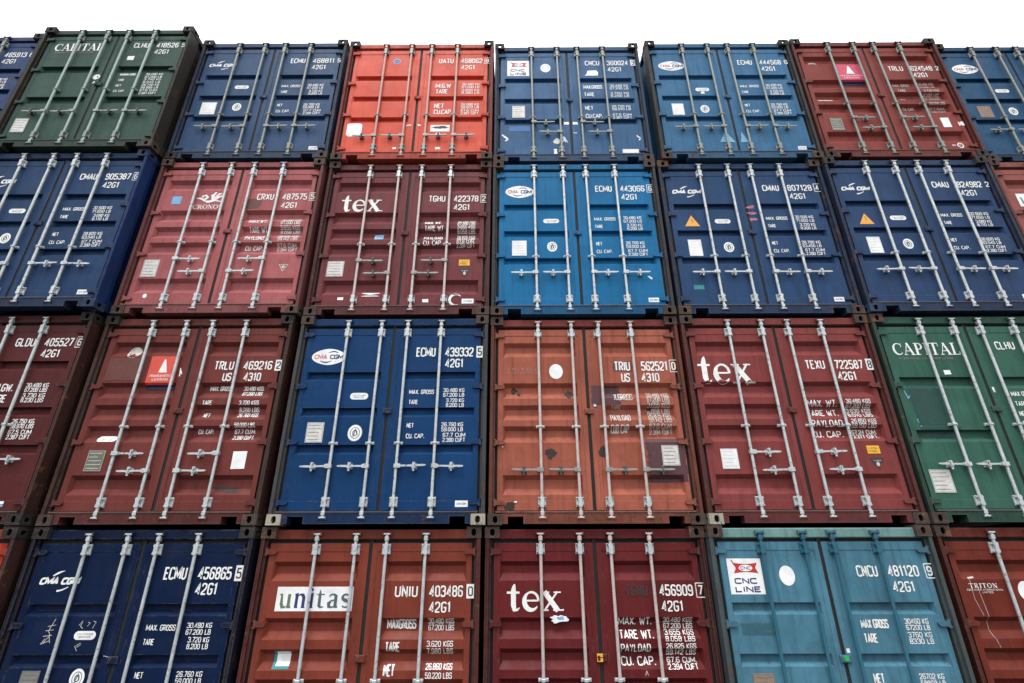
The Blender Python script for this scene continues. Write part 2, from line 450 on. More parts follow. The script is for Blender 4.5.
# stencil-like condensed sans: (width, [strokes]); point (x,y) or (x,y,1) = rounded corner; 'c' first marks a closed stroke
w5 = .46
SANS = {
'0': (w5, [['c', (0,0,1), (w5,0,1), (w5,1,1), (0,1,1)]]),
'1': (.26, [[(0,.82), (.18,1), (.18,0)]]),
'2': (w5, [[(0,.74), (0,1,1), (w5,1,1), (w5,.56,1), (0,.14), (0,0), (w5,0)]]),
'3': (w5, [[(0,.8), (0,1,1), (w5,1,1), (w5,.53,1), (.16,.53)], [(.16,.53), (w5,.53,1), (w5,0,1), (0,0,1), (0,.2)]]),
'4': (w5, [[(w5*.74,0), (w5*.74,1), (0,.26), (w5,.26)]]),
'5': (w5, [[(w5,1), (.02,1), (0,.56), (w5,.6,1), (w5,0,1), (0,0,1), (0,.2)]]),
'6': (w5, [[(w5,.82), (w5,1,1), (0,1,1), (0,0,1), (w5,0,1), (w5,.56,1), (0,.56)]]),
'7': (w5, [[(0,1), (w5,1), (w5*.35,0)]]),
'8': (w5, [['c', (0,.53,1), (w5,.53,1), (w5,1,1), (0,1,1)], ['c', (0,0,1), (w5,0,1), (w5,.53,1), (0,.53,1)]]),
'9': (w5, [[(0,.18), (0,0,1), (w5,0,1), (w5,1,1), (0,1,1), (0,.44,1), (w5,.44)]]),
'A': (.52, [[(0,0), (.26,1), (.52,0)], [(.09,.28), (.43,.28)]]),
'B': (w5, [['c', (0,.53), (w5*.96,.53,1), (w5*.96,1,1), (0,1)], ['c', (0,0), (w5,0,1), (w5,.53,1), (0,.53)]]),
'C': (w5, [[(w5,.83), (w5,1,1), (0,1,1), (0,0,1), (w5,0,1), (w5,.17)]]),
'D': (w5, [['c', (0,0), (w5,0,1), (w5,1,1), (0,1)]]),
'E': (.42, [[(.42,1), (0,1), (0,0), (.42,0)], [(0,.52), (.36,.52)]]),
'F': (.42, [[(.42,1), (0,1), (0,0)], [(0,.52), (.36,.52)]]),
'G': (w5, [[(w5,.83), (w5,1,1), (0,1,1), (0,0,1), (w5,0,1), (w5,.46), (.24,.46)]]),
'H': (w5, [[(0,0), (0,1)], [(w5,0), (w5,1)], [(0,.52), (w5,.52)]]),
'I': (.06, [[(.03,0), (.03,1)]]),
'J': (.4, [[(.4,1), (.4,0,1), (0,0,1), (0,.26)]]),
'K': (w5, [[(0,0), (0,1)], [(w5,1), (.03,.46), (w5,0)]]),
'L': (.42, [[(0,1), (0,0), (.42,0)]]),
'M': (.70, [[(0,0), (0,1), (.35,.22), (.70,1), (.70,0)]]),
'N': (w5, [[(0,0), (0,1), (w5,0), (w5,1)]]),
'O': (w5, [['c', (0,0,1), (w5,0,1), (w5,1,1), (0,1,1)]]),
'P': (w5, [[(0,0), (0,1), (w5,1,1), (w5,.45,1), (0,.45)]]),
'Q': (w5, [['c', (0,0,1), (w5,0,1), (w5,1,1), (0,1,1)], [(.26,.24), (w5+.04,-.08)]]),
'R': (w5, [[(0,0), (0,1), (w5,1,1), (w5,.48,1), (0,.48)], [(.2,.48), (w5,0)]]),
'S': (w5, [[(w5,.78), (w5,1,1), (0,1,1), (0,.53,1), (w5,.53,1), (w5,0,1), (0,0,1), (0,.22)]]),
'T': (w5, [[(0,1), (w5,1)], [(w5/2,1), (w5/2,0)]]),
'U': (w5, [[(0,1), (0,0,1), (w5,0,1), (w5,1)]]),
'V': (.5, [[(0,1), (.25,0), (.5,1)]]),
'W': (.68, [[(0,1), (.17,0), (.34,.8), (.51,0), (.68,1)]]),
'X': (w5, [[(0,0), (w5,1)], [(0,1), (w5,0)]]),
'Y': (w5, [[(0,1), (w5/2,.5), (w5,1)], [(w5/2,.5), (w5/2,0)]]),
'Z': (w5, [[(0,1), (w5,1), (0,0), (w5,0)]]),
'.': (.06, [[(.03,-.02), (.03,.13)]]), ',': (.06, [[(.06,.1), (.0,-.12)]]), '-': (.26, [[(0,.5), (.26,.5)]]), ' ': (.22, []),
'/': (.3, [[(0,0), (.3,1)]]),
}
# serif display glyphs: strokes with a width at every point (x, y, w)
def arc(cx, cy, rx, ry, a0, a1, ws, n=16):
    out = []
    for k in range(n+1):
        t = k/n; a = radians(a0+(a1-a0)*t); q = t*(len(ws)-1); i = min(int(q), len(ws)-2)
        out.append((cx+rx*cos(a), cy+ry*sin(a), ws[i]+(ws[i+1]-ws[i])*(q-i)))
    return out
def hs(x0, x1, y, w=.06): return [(x0, y, w), (x1, y, w)]
SERIF = {  # capital letters
'A': (.9, [[(.06,.0,.05), (.44,1,.07)], [(.42,1,.17), (.80,0,.17)], hs(.2,.64,.33), hs(-.03,.26,.03), hs(.58,1.0,.03)]),
'C': (.84, [arc(.48,.5,.40,.46,50,320,[.05,.08,.17,.18,.10,.04],22), [(.78,.98,.06), (.78,.66,.06)]]),
'I': (.4, [[(.2,0,.18), (.2,1,.18)], hs(.0,.4,.97), hs(.0,.4,.03)]),
'L': (.72, [[(.2,0,.18), (.2,1,.18)], hs(0,.4,.97), hs(0,.66,.03), [(.66,.0,.05), (.69,.28,.05)]]),
'N': (.9, [[(.15,0,.06), (.15,1,.06)], [(.12,1,.17), (.76,0,.17)], [(.76,0,.06), (.76,1,.06)], hs(0,.3,.03), hs(.6,.92,.97), hs(-.02,.2,.97)]),
'O': (.92, [arc(.46,.5,.37,.46,90,450,[.06,.17,.18,.06,.06,.17,.18,.17,.06][0:1]+[.12,.18,.12,.06,.12,.18,.12,.06],28)]),
'P': (.76, [[(.2,0,.18), (.2,1,.18)], [(.2,.96,.06)]+arc(.4,.72,.27,.24,90,-90,[.06,.16,.06])+[(.2,.48,.06)], hs(0,.44,.03), hs(0,.3,.97)]),
'R': (.88, [[(.2,0,.18), (.2,1,.18)], [(.2,.96,.06)]+arc(.4,.73,.25,.23,90,-90,[.06,.16,.06])+[(.2,.5,.06)], [(.42,.5,.15), (.74,0,.17)], hs(0,.4,.03), hs(.62,.92,.03), hs(0,.3,.97)]),
'S': (.66, [arc(.33,.74,.24,.22,30,270,[.05,.07,.14,.15])+arc(.33,.27,.26,.24,90,-150,[.15,.16,.08,.05])]),
'T': (.82, [[(.41,0,.18), (.41,1,.18)], hs(0,.82,.97,.07), hs(.2,.62,.03), [(.03,.97,.05), (.0,.7,.05)], [(.79,.97,.05), (.82,.7,.05)]]),
' ': (.35, []),
}
TEXL = {  # heavy lower-case serif word, x-height = 1
't': (.70, [[(.41,1.40,.06), (.375,1.26,.18), (.345,1.05,.26), (.345,.9,.27), (.345,.28,.27), (.40,.07,.21), (.54,.05,.10), (.66,.17,.04)], hs(.0,.66,.95,.11)]),
'e': (.86, [hs(.14,.78,.53,.09), [(.80,.51,.13)]+arc(.45,.55,.36,.42,5,180,[.14,.12,.10,.24])+arc(.45,.48,.36,.43,180,325,[.26,.26,.17,.06])]),
'x': (.98, [[(.14,1,.27), (.83,0,.27)], [(.82,1,.10), (.12,0,.10)], hs(-.04,.40,.965,.07), hs(.62,1.0,.965,.07), hs(-.06,.34,.035,.07), hs(.58,1.04,.035,.07)]),
'.': (.14, [hs(.03,.09,.04,.06)]),
}
LIGHT = {  # light lower-case with flared strokes
'u': (.62, [[(-.03,.96,.05), (.08,.96,.08), (.10,.28,.13), (.16,.06,.13), (.30,.03,.06), (.46,.16,.04)], [(.47,1,.13), (.47,.06,.13), (.60,.02,.05)]]),
'n': (.62, [[(0,.97,.05), (.10,.97,.13), (.10,0,.13)], [(.10,.78,.04), (.26,.97,.06), (.40,.93,.13), (.46,.74,.13), (.46,.0,.13)], hs(.02,.2,.02,.04), hs(.37,.57,.02,.04)]),
'i': (.24, [[(.0,.97,.05), (.11,.97,.13), (.11,.0,.13)], hs(.0,.22,.02,.04), [(.07,1.28,.12), (.15,1.36,.12)]]),
't': (.44, [[(.15,1.3,.03), (.15,.95,.12), (.15,.16,.13), (.22,.03,.08), (.40,.06,.03)], hs(.0,.38,.96,.05)]),
'a': (.56, [[(.06,.8,.05), (.14,.95,.07), (.30,.97,.07), (.40,.85,.13), (.40,.08,.13), (.52,.03,.05)], [(.40,.58,.04), (.18,.5,.06), (.06,.32,.13), (.08,.08,.12), (.22,.02,.06), (.40,.16,.04)]]),
's': (.46, [arc(.22,.75,.17,.21,40,270,[.06,.08,.12,.13])+arc(.22,.26,.19,.23,90,-150,[.10,.13,.06,.05])]),
}

class Ink:
    """flat lettering and graphics laid on a door's surface, following its corrugations"""
    def __init__(s, kind, base=.0016): s.kind = kind; s.mb = MB(); s.lift = base; s.flat = None
    def y(s, x, z):
        if s.flat is not None: return s.flat - s.lift
        return surf(s.kind, x, z) - s.lift
    def ribbon(s, pts, widths, closed=False, m=0, seg=.013):
        s.lift += .00012
        # resample
        P = []; n = len(pts); rng = n if closed else n-1
        for i in range(rng):
            a, b = pts[i], pts[(i+1) % n]; wa, wb = widths[i], widths[(i+1) % n]
            L = math.hypot(b[0]-a[0], b[1]-a[1])
            if L < 1e-7: continue
            k = max(1, int(L/seg)) if s.flat is None else 1
            for j in range(k):
                t = j/k; P.append((a[0]+(b[0]-a[0])*t, a[1]+(b[1]-a[1])*t, wa+(wb-wa)*t))
        if not closed: P.append((*pts[-1], widths[-1]))
        n = len(P); Lf = []; Rt = []
        for i in range(n):
            p = P[i]
            a = P[i-1] if (i > 0 or closed) else None; b = P[(i+1) % n] if (i < n-1 or closed) else None
            def un(p, q):
                d = math.hypot(q[0]-p[0], q[1]-p[1]) or 1; return ((q[0]-p[0])/d, (q[1]-p[1])/d)
            d1 = un(a, p) if a else un(p, b); d2 = un(p, b) if b else d1
            n1 = (-d1[1], d1[0]); n2 = (-d2[1], d2[0]); mx, my = n1[0]+n2[0], n1[1]+n2[1]
            l = math.hypot(mx, my)
            if l < .3: mx, my = n1; k = 1
            else:
                mx /= l; my /= l; k = min(1.9, 1/max(.3, mx*n1[0]+my*n1[1]))
            h = p[2]/2*k
            Lf.append((p[0]+mx*h, p[1]+my*h)); Rt.append((p[0]-mx*h, p[1]-my*h))
        base = len(s.mb.v)
        for q in Lf+Rt: s.mb.v.append((q[0], s.y(*q), q[1]))
        for i in range(n if closed else n-1):
            j = (i+1) % n
            s.mb.f.append((base+i, base+n+i, base+n+j, base+j)); s.mb.m.append(m)
    def text(s, txt, x0, z, h, x1=None, wt=None, font=SANS, gap=.17, m=0, bold=.138):
        """baseline-centred text: vertical middle z, cap height h, from x0 to x1 (stretched)"""
        tot = sum(font[c][0] for c in txt if c in font)+gap*(len(txt)-1)
        sx = h if x1 is None else (x1-x0-(h*bold if font is SANS else 0))/tot
        wd = wt or h*bold; x = x0+(wd/2 if font is SANS else 0); hh = h-(wd if font is SANS else 0); zb = z-hh/2
        for c in txt:
            if c not in font: x += .4*sx; continue
            cw, strokes = font[c]
            for st in strokes:
                if font is SANS:
                    closed = st[0] == 'c'; pts = st[1:] if closed else st
                    pts = fillet(pts, .24, closed)
                    q = [(x+a*sx, zb+b*hh) for a, b in pts]
                    s.ribbon(q, [wd]*len(q), closed, m)
                else:
                    q = [(x+p[0]*sx, zb+p[1]*hh) for p in st]; k = (sx+hh)/2
                    s.ribbon(q, [p[2]*k for p in st], False, m)
            x += (cw+gap)*sx
        return x
    def poly(s, pts, m=0, lift=None):
        s.lift += .0006
        if s.flat is not None: s.mb.poly([(x, s.y(x, z), z) for x, z in pts], m)
        else:
            cx = sum(p[0] for p in pts)/len(pts); cz = sum(p[1] for p in pts)/len(pts)
            for a, b in zip(pts, pts[1:]+pts[:1]):
                s.mb.poly([(cx, s.y(cx, cz), cz), (a[0], s.y(*a), a[1]), (b[0], s.y(*b), b[1])], m)
    def patch(s, x0, x1, z0, z1, m=0, rag=0., st=.018):
        """a sheet following the surface, optionally with a ragged edge"""
        s.lift += .0006
        zs = sorted({z0, z1} | {z for z, _ in ztab(s.kind) if z0 < z < z1} | {DZ1-.085, DZ1-.089} & {q for q in (DZ1-.085, DZ1-.089) if z0 < q < z1})
        a_, b_ = [], []
        zz = []
        for p, q in zip(zs, zs[1:]):
            k = max(1, int((q-p)/st)); zz += [p+(q-p)*i/k for i in range(k)]
        zz.append(z1)
        xs0 = {x for sd in 'LR' for x, _ in xtab(sd, CORR[s.kind][1])}
        rows = []
        for z in zz:
            r0 = x0+random.uniform(-1, 1)*rag; r1 = x1+random.uniform(-1, 1)*rag
            xs = sorted({r0, r1}); mid = sorted(x for x in xs0 if x0+rag < x < x1-rag)
            rows.append([xs[0]]+mid+[xs[1]])
        for ra, rb, za, zb in zip(rows, rows[1:], zz, zz[1:]):
            for i in range(len(ra)-1):
                s.mb.quad(*[(x, s.y(x, z), z) for x, z in ((ra[i], za), (ra[i+1], za), (rb[i+1], zb), (rb[i], zb))], m)
    def ell(s, cx, cz, rx, rz, m=0, n=28):
        s.poly([(cx+rx*cos(2*pi*k/n), cz+rz*sin(2*pi*k/n)) for k in range(n)], m)
    def pill(s, x0, x1, z0, z1, m=0):
        r = (z1-z0)/2; zc = (z0+z1)/2
        s.poly([(x1-r+r*cos(t), zc+r*sin(t)) for t in [(-.5+k/8)*pi for k in range(9)]] + [(x0+r+r*cos(t), zc+r*sin(t)) for t in [(.5+k/8)*pi for k in range(9)]], m)
    def rect(s, x0, x1, z0, z1, m=0, c=0):
        if c: s.poly([(x0+c, z0), (x1-c, z0), (x1, z0+c), (x1, z1-c), (x1-c, z1), (x0+c, z1), (x0, z1-c), (x0, z0+c)], m)
        else: s.poly([(x0, z0), (x1, z0), (x1, z1), (x0, z1)], m)
    def line(s, pts, w, m=0): s.ribbon(pts, [w]*len(pts), False, m)
    def blob(s, cx, cz, rx, rz, m=0, n=44, jag=.35):
        ph = [random.uniform(0, 2*pi) for _ in range(5)]; am = [random.uniform(.3, 1)*jag*q for q in (.5, .45, .35, .3, .25)]
        pts = []
        for k in range(n):
            a = 2*pi*k/n; r = 1+sum(am[j]*sin((j+2+(j > 2)*3)*a+ph[j]) for j in range(5))
            pts.append((cx+rx*r*cos(a), cz+rz*r*sin(a)))
        s.poly(pts, m)
    def done(s, name, parent, mats, label=None):
        return add(name, s.mb.mesh(name), parent, mats, label)

# ------------------------------------------------------------------ one container
class Box: pass
def hash_seed(i): return i*1.618

def make_container(ident, x, y, z, spec):
    kind = spec['kind']; B = Box(); B.kind = kind
    root = bpy.data.objects.new('shipping_container', None); COL.objects.link(root)
    root.location = (x, y, z); root.empty_display_size = .3
    root['label'] = spec['label']; root['category'] = 'container'; root['group'] = 'shipping containers stacked in the wall'
    c = spec['col']; sd = spec['seed']
    body = paint('container_paint', c, spec.get('wear', .22), spec.get('fade', .4), spec.get('rough', .42), sd, grime=spec.get('grime', .5))
    edge = paint('edge_paint', tuple(v*.80+.004 for v in c), spec.get('edgewear', .55), .5, .5, sd+.7, grime=.55)
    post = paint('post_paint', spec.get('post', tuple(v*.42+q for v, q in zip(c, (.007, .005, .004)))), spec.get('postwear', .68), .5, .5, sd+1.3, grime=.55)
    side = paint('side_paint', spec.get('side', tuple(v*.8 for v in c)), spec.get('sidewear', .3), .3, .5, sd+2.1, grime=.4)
    rodm = M[spec.get('rod', 'galv')] if isinstance(spec.get('rod', 'galv'), str) else paint('rod_paint', spec['rod'], .3, .4, .45, sd+3)
    hwn = spec.get('hw', 'galv_dull' if spec.get('rod') in ('galv_dull', 'rod_green', 'rod_orange') else 'galv')
    hw = M[hwn] if isinstance(hwn, str) else rodm
    for left in (True, False):
        add('corner_post', cached(('post', left), lambda: post_mesh(left)), root, post)
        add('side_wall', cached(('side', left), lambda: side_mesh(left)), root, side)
    cm = spec.get('castings', ['brown']*4)       # tl, tr, bl, br
    for k, (left, top) in enumerate(((True, True), (False, True), (True, False), (False, False))):
        add('corner_casting', cached(('cast', left, top), lambda: casting_mesh(left, top)), root, M['casting_'+cm[k]] if cm[k] != 'paint' else edge)
    add('header', cached('header', header_mesh), root, paint('header_paint', spec.get('header', tuple(v*.8 for v in c)), spec.get('headwear', .42), .5, .45, sd+4, grime=.65))
    si = add('sill', cached('sill', sill_mesh), root, paint('sill_paint', tuple(v*.55+.006 for v in c), spec.get('edgewear', .6), .5, .5, sd+6, grime=.75))
    add('threshold', cached('thr', threshold_mesh), si, paint('threshold_paint', tuple(v*.5+.05 for v in c), .8, .6, .55, sd+5, grime=.5))
    add('roof', cached('roof', roof_mesh), root, side); add('floor', cached('floor', floor_mesh), root, edge); add('rear_wall', cached('rear', rear_mesh), root, side)
    add('door_gasket', cached('gasket', gasket_mesh), root, M['rubber'])
    L = add('door', cached(('door', kind, 'L'), lambda: door_mesh(kind, 'L')), root, body)
    R = add('door', cached(('door', kind, 'R'), lambda: door_mesh(kind, 'R')), root, body)
    hz = spec.get('hinges', (.245, .935, 1.63, 2.335))
    for d, sdn in ((L, 'L'), (R, 'R')):
        for q in hz: add('hinge', cached(('hinge', sdn, q), lambda: hinge_mesh(sdn, q)), d, edge)
    add('lock_plate', cached('lockp', lock_plate_mesh), R, edge)
    rx = spec.get('rods', (.618, 1.052, 1.392, 1.826))
    mid = spec.get('mid', .92 if kind == 'flat' else 1.125)
    for i, xx in enumerate(rx):
        d = L if i < 2 else R
        o = add('locking_rod', cached('rod', rod_mesh), d, rodm); o.location.x = xx
        if spec.get('bent') == i: o.rotation_euler.y = radians(.35)
        for zz, big in ((2.360, True), (.248, True), (mid, False)):
            b = add('rod_bracket', cached(('br', big), lambda: bracket_mesh(big)), d, [hw, M['catch']] if big and hw is not rodm else [hw, hw]); b.location = (xx, 0, zz)
        for top in (True, False):
            k = add('cam_keeper', cached(('keep', top), lambda: keeper_mesh(top)), root, edge); k.location.x = xx
    hs_ = spec.get('handles', 'level')
    if hs_ == 'level': H_ = [(0, -1, .65), (1, -1, .65), (2, 1, .65), (3, 1, .65)]
    elif hs_ == 'low': H_ = [(0, -1, .48), (1, -1, .48), (2, 1, .48), (3, 1, .48)]
    elif hs_ == 'facing': H_ = [(0, 1, .845), (1, -1, .645), (3, -1, .845), (2, 1, .645)]
    elif hs_ == 'step': H_ = [(0, 1, .805), (1, -1, .60), (2, 1, .805), (3, -1, .60)]
    elif hs_ == 'high': H_ = [(0, -1, .715), (1, -1, .715), (2, 1, .715), (3, 1, .715)]
    else: H_ = hs_
    for i, s, zz in H_:
        d = L if i < 2 else R
        h = add('rod_handle', cached(('hd', s), lambda: handle_mesh(s)), d, rodm if hw is rodm else M['handle']); h.location = (rx[i], 0, zz); h.rotation_euler.y = radians(random.uniform(-1.6, 1.6))
        k = add('handle_catch', cached('catch', catch_mesh), d, M['catch'] if hw is not rodm else rodm); k.location = (rx[i]+s*.205, 0, zz)
    B.root, B.L, B.R = root, L, R
    spec['marks'](B)
    return root

# ------------------------------------------------------------------ marks
def serial(B, pre, num, chk, z, h=.112, size='42G1', box='line', mat='white', prefix_mat=None, x=(1.52, 1.765, 1.89, 2.25), szx=(1.895, 2.125), szpre=None, dz=.153):
    i = Ink(B.kind, .0034)
    i.text(num, x[2], z, h, x[3], gap=.25)
    if box == 'fill':
        k = Ink(B.kind); k.patch(2.288, 2.374, z-h*.62, z+h*.62); k.done('check_box', B.R, M[mat])
    else:
        k = Ink(B.kind); k.text(chk, 2.303, z, h*.86, 2.357); k.done('check_digit', B.R, M[mat])
        if box == 'line':
            k = Ink(B.kind); k.ribbon([(2.284, z-h*.62), (2.378, z-h*.62), (2.378, z+h*.62), (2.284, z+h*.62)], [.009]*4, True); k.done('check_box', B.R, M[mat])
    i.done('serial_number', B.R, M[mat])
    if box == 'fill':
        k = Ink(B.kind, .004); k.text(chk, 2.304, z, h*.86, 2.358); k.done('check_digit', B.R, M['ink'])
    k = Ink(B.kind, .0034); k.text(pre, x[0], z, h, x[1], gap=.25); k.done('serial_prefix', B.R, M[prefix_mat or mat])
    k = Ink(B.kind, .0034)
    k.text(size, szx[0], z-dz, h*.93, szx[1], gap=.25)
    if szpre:
        j = Ink(B.kind, .0034); j.text(szpre, 1.655, z-dz, h*.93, 1.765, gap=.2); j.done('country_code', B.R, M[mat])
    k.done('size_code', B.R, M[mat])

def weights(B, labels, values, mat='white'):
    for nm, rows in (('weight_caption', labels), ('weight_figures', values)):
        for t, x0, x1, z, h in rows:
            i = Ink(B.kind, .0034); i.text(t, x0, z, h, x1, gap=.2, bold=.14); i.done(nm, B.R, M[mat])
def wt_rows(vals, x0, x1, zs, h): return [(v, x0, x1, z, h) for v, z in zip(vals, zs)]

def flat_weights(B, v=('30.480 KG','67.200 LB','3.720 KG','8.200 LB','26.760 KG','59.000 LB','67.7 CUM','2.390 CUFT'), mat='white', dz=0.):
    zs = [1.583, 1.522, 1.452, 1.392, 1.15, 1.09, 1.022, .962]
    zs = [q+dz for q in zs]
    rows = []
    for k, (t, q) in enumerate(zip(v, zs)):
        x0 = 1.89 if k not in (2, 3, 6, 7) else (1.93 if k in (2, 3) else 1.91)
        rows.append((t, x0, 2.15 if k < 6 else 2.18, q, .050))
    weights(B, [('MAX. GROSS', 1.468, 1.775, 1.562+dz, .056), ('TARE', 1.472, 1.585, 1.432+dz, .056), ('NET', 1.470, 1.555, 1.14+dz, .056), ('CU. CAP.', 1.470, 1.69, 1.01+dz, .056)], rows, mat)

def sticker(B, d, name, shape, mats, lift=.0016, label=None, **kw):
    i = Ink(B.kind, lift)
    shape(i); return i.done(name, d, mats, label)

def oval_tag(B, x0=.722, x1=.952, z=1.535, h=.075, d=None):
    i = Ink(B.kind); i.pill(x0, x1, z-h/2, z+h/2, 0)
    i.text('CONTAINER', x0+.03, z+.011, .016, x1-.03, m=1); i.text('SERVICE', x0+.05, z-.014, .016, x1-.05, m=1)
    i.done('oval_tag', d or B.L, [M['board'], M['ink']])
def roundel(B, cx=.845, cz=1.08, r=.083, dark=False):
    i = Ink(B.kind); i.ell(cx, cz, r*.86, r, 0)
    i.ribbon([(cx+r*.55*cos(2*pi*k/20), cz+r*.66*sin(2*pi*k/20)) for k in range(20)], [.008]*20, True, 1)
    i.ribbon([(cx+r*.25*cos(2*pi*k/12), cz+r*.34*sin(2*pi*k/12)) for k in range(12)], [.012]*12, True, 1)
    i.line([(cx-r*.2, cz-r*.5), (cx+r*.05, cz+r*.45), (cx+r*.3, cz-r*.2)], .012, 1)
    i.done('roundel_sticker', B.L, [M['board'], M['grey_ink']])
def plate(B, x0, x1, z0, z1, mat='plate', d=None, label=None):
    mb = MB(); y = surf(B.kind, (x0+x1)/2, (z0+z1)/2)
    mb.box(x0, x1, y-.006, y-.0005, z0, z1, 0)
    i = Ink(B.kind); i.flat = y-.006; i.lift = .0006
    n = 5
    for k in range(n):
        zz = z1-(z1-z0)*(k+.8)/(n+.6)
        i.line([(x0+.02, zz), (x0+(x1-x0)*random.uniform(.6, .92), zz)], .006, 1)
    i.ribbon([(x0+.008, z0+.008), (x1-.008, z0+.008), (x1-.008, z1-.008), (x0+.008, z1-.008)], [.003]*4, True, 1)
    base = len(mb.v); mb.v += i.mb.v; mb.f += [tuple(base+q for q in f) for f in i.mb.f]; mb.m += i.mb.m
    add('data_plate', mb.mesh('data_plate'), d or B.L, [M[mat], M['grey_ink'] if mat not in ('plate_dark', 'board') else M['plate']], label)
def corner_tag(B, x0=2.112, x1=2.255, z0=.205, z1=.272):
    i = Ink(B.kind); i.flat = YP; i.rect(x0, x1, z0, z1, 0); i.text('CMA CGM', x0+.018, (z0+z1)/2, .022, x1-.018, m=1, bold=.2)
    i.done('corner_sticker', B.R, [M['board'], M['navy_ink']])

ITAL = .12
def italic_logo(B, x0=.17, x1=.615, z=2.055):
    """wide slanted white word between two swooshes"""
    i = Ink(B.kind); h = .072
    # wide sheared letters
    n0 = len(i.mb.v)
    i.text('CMA CGM', 0, 0, h, x1-x0-.015, wt=.0205, gap=.16)
    for k in range(n0, len(i.mb.v)):
        a = i.mb.v[k]; X = x0+a[0]+.22*(a[2]+h/2); Zc = z+a[2]
        i.mb.v[k] = (X, surf(B.kind, X, Zc)-(surf(B.kind, a[0], a[2])-a[1]), Zc)
    w = x1-x0
    i.ribbon([(x0+w*(.30+.26*t), z+.05+.05*math.sin(t*1.35)) for t in [k/10 for k in range(11)]], [.005+.015*math.sin(pi*min(1, t+.08)) for t in [k/10 for k in range(11)]])
    i.ribbon([(x0+w*(.50+.26*t), z-.096+.05*(1-math.cos(t*1.35))) for t in [k/10 for k in range(11)]], [.019-.011*t for t in [k/10 for k in range(11)]])
    i.done('door_logo', B.L, M['white'])
def oval_logo(B, x0=.185, x1=.625, z=2.045, worn=False):
    """white lens-shaped logo panel with globe arcs and a two-word name"""
    i = Ink(B.kind); cx = (x0+x1)/2; rx = (x1-x0)/2; rz = .105; n = 36
    pts = []
    for k in range(n):
        a = 2*pi*k/n; c, s = cos(a), sin(a)
        pts.append((cx+rx*c*(abs(c)**.25), z+1.06*rz*s))
    i.poly(pts, 0)
    for sx in (-1, 1):
        i.ribbon([(cx+sx*(rx*.34+rx*.12*cos(t)), z+rz*.78*sin(t)) for t in [(-.42+.84*k/8)*pi for k in range(9)]], [.004]*9, False, 3)
    i.ribbon([(cx-rx*.05+.6*rx*k/10, z+rz*(.50+.2*sin(pi*k/10))) for k in range(11)], [.005+.012*sin(pi*k/10) for k in range(11)], False, 1)
    i.ribbon([(cx-rx*.5+.7*rx*k/10, z-rz*(.50+.22*sin(pi*k/10))) for k in range(11)], [.005+.014*sin(pi*k/10) for k in range(11)], False, 1)
    i.text('CMA', x0+.035, z, .064, cx-.025, wt=.013, m=2, gap=.16); i.text('CGM', cx+.015, z, .064, x1-.035, wt=.014, m=1, gap=.16)
    i.done('door_logo', B.L, [M['board'], M['navy_ink'], M['faded_red_ink'], M['sky_sticker']])
def tex_logo(B, x0, x1, zb, xh):
    i = Ink(B.kind); tot = .70+.86+.98+.30
    sx = (x1-x0)/tot; x = x0
    for c, g in (('t', .13), ('e', .13), ('x', .05)):
        cw, st = TEXL[c]
        for q in st:
            k = (sx+xh)/2; i.ribbon([(x+p[0]*sx, zb+p[1]*xh) for p in q], [p[2]*k for p in q])
        x += (cw+g)*sx
    i.ribbon([(x+.0, zb+.008), (x+.02, zb+.008)], [.016, .016])
    i.done('door_lettering', B.L, M['white'])
def capital_logo(B, x0, x1, z, h, under=True):
    i = Ink(B.kind)
    i.text('CAPITAL', x0, z, h, x1, font=SERIF, gap=.10, m=0)
    if under: i.text('INTERMODAL CONTAINER LEASE', x0+.03, z-h*.80, .026, x1-.12, m=1, gap=.25, bold=.12)
    i.done('door_lettering', B.L, [M['white'], M['faint']])
def triangle_tag(B, x0, x1, z0, z1):
    i = Ink(B.kind); cx = (x0+x1)/2
    i.poly([(x0, z0), (x1, z0), (cx, z1)], 0)
    i.ribbon([(cx-.01, z0+.05), (cx+.016, z0+.09), (cx-.012, z0+.10), (cx+.008, z0+.135)], [.006]*4, False, 1)
    i.done('warning_sticker', B.L, [M['orange'], M['ink']])
def tex_tags(B, zy=.835, zt=.73):
    i = Ink(B.kind); i.rect(2.005, 2.155, zy-.05, zy+.045, 0); i.text('CORTEN', 2.02, zy+.012, .02, 2.13, m=1); i.text('STEEL', 2.02, zy-.02, .02, 2.12, m=1)
    i.done('yellow_sticker', B.R, [M['yellow'], M['ink']])
    i = Ink(B.kind); i.poly([(2.005, zt), (2.17, zt), (2.088, zt-.135)], 0); i.text('TIMBER', 2.04, zt-.03, .018, 2.135, m=1); i.ell(2.088, zt-.07, .02, .026, 1)
    i.done('timber_sticker', B.R, [M['ink'], M['dim']])
def four_line(B, t, x0, x1, zs, h, vals, vx0, vx1, vzs, vh, mat='white', vmat=None):
    labs = []
    for s, z in zip(t, zs): labs.append((s, x0, x0+(x1-x0)*(1 if len(s) > 6 else .8), z, h))
    weights(B, labs, wt_rows(vals, vx0, vx1, vzs, vh), mat)
DEEPV = ('30.480 KGS','67.200 LBS','3.655 KGS','8.058 LBS','26.825 KGS','59.142 LBS','67.6 CUM.','2.394 CUFT')
def scuff(B, d, x, z, pts, mat='board', w=.006, name='scratch_marks'):
    i = Ink(B.kind, .0012)
    for p in pts: i.line([(x+a, z+b) for a, b in p], w)
    i.done(name, d, M[mat])
def scraps(B, items, name='sticker_scrap'):
    for d, x0, x1, z0, z1, mat in items:
        i = Ink(B.kind); i.poly([(x0+random.uniform(0, .006), z0), (x1, z0+random.uniform(-.004, .006)), (x1-random.uniform(0, .006), z1), (x0, z1-random.uniform(0, .006))])
        i.done(name, d, M[mat])

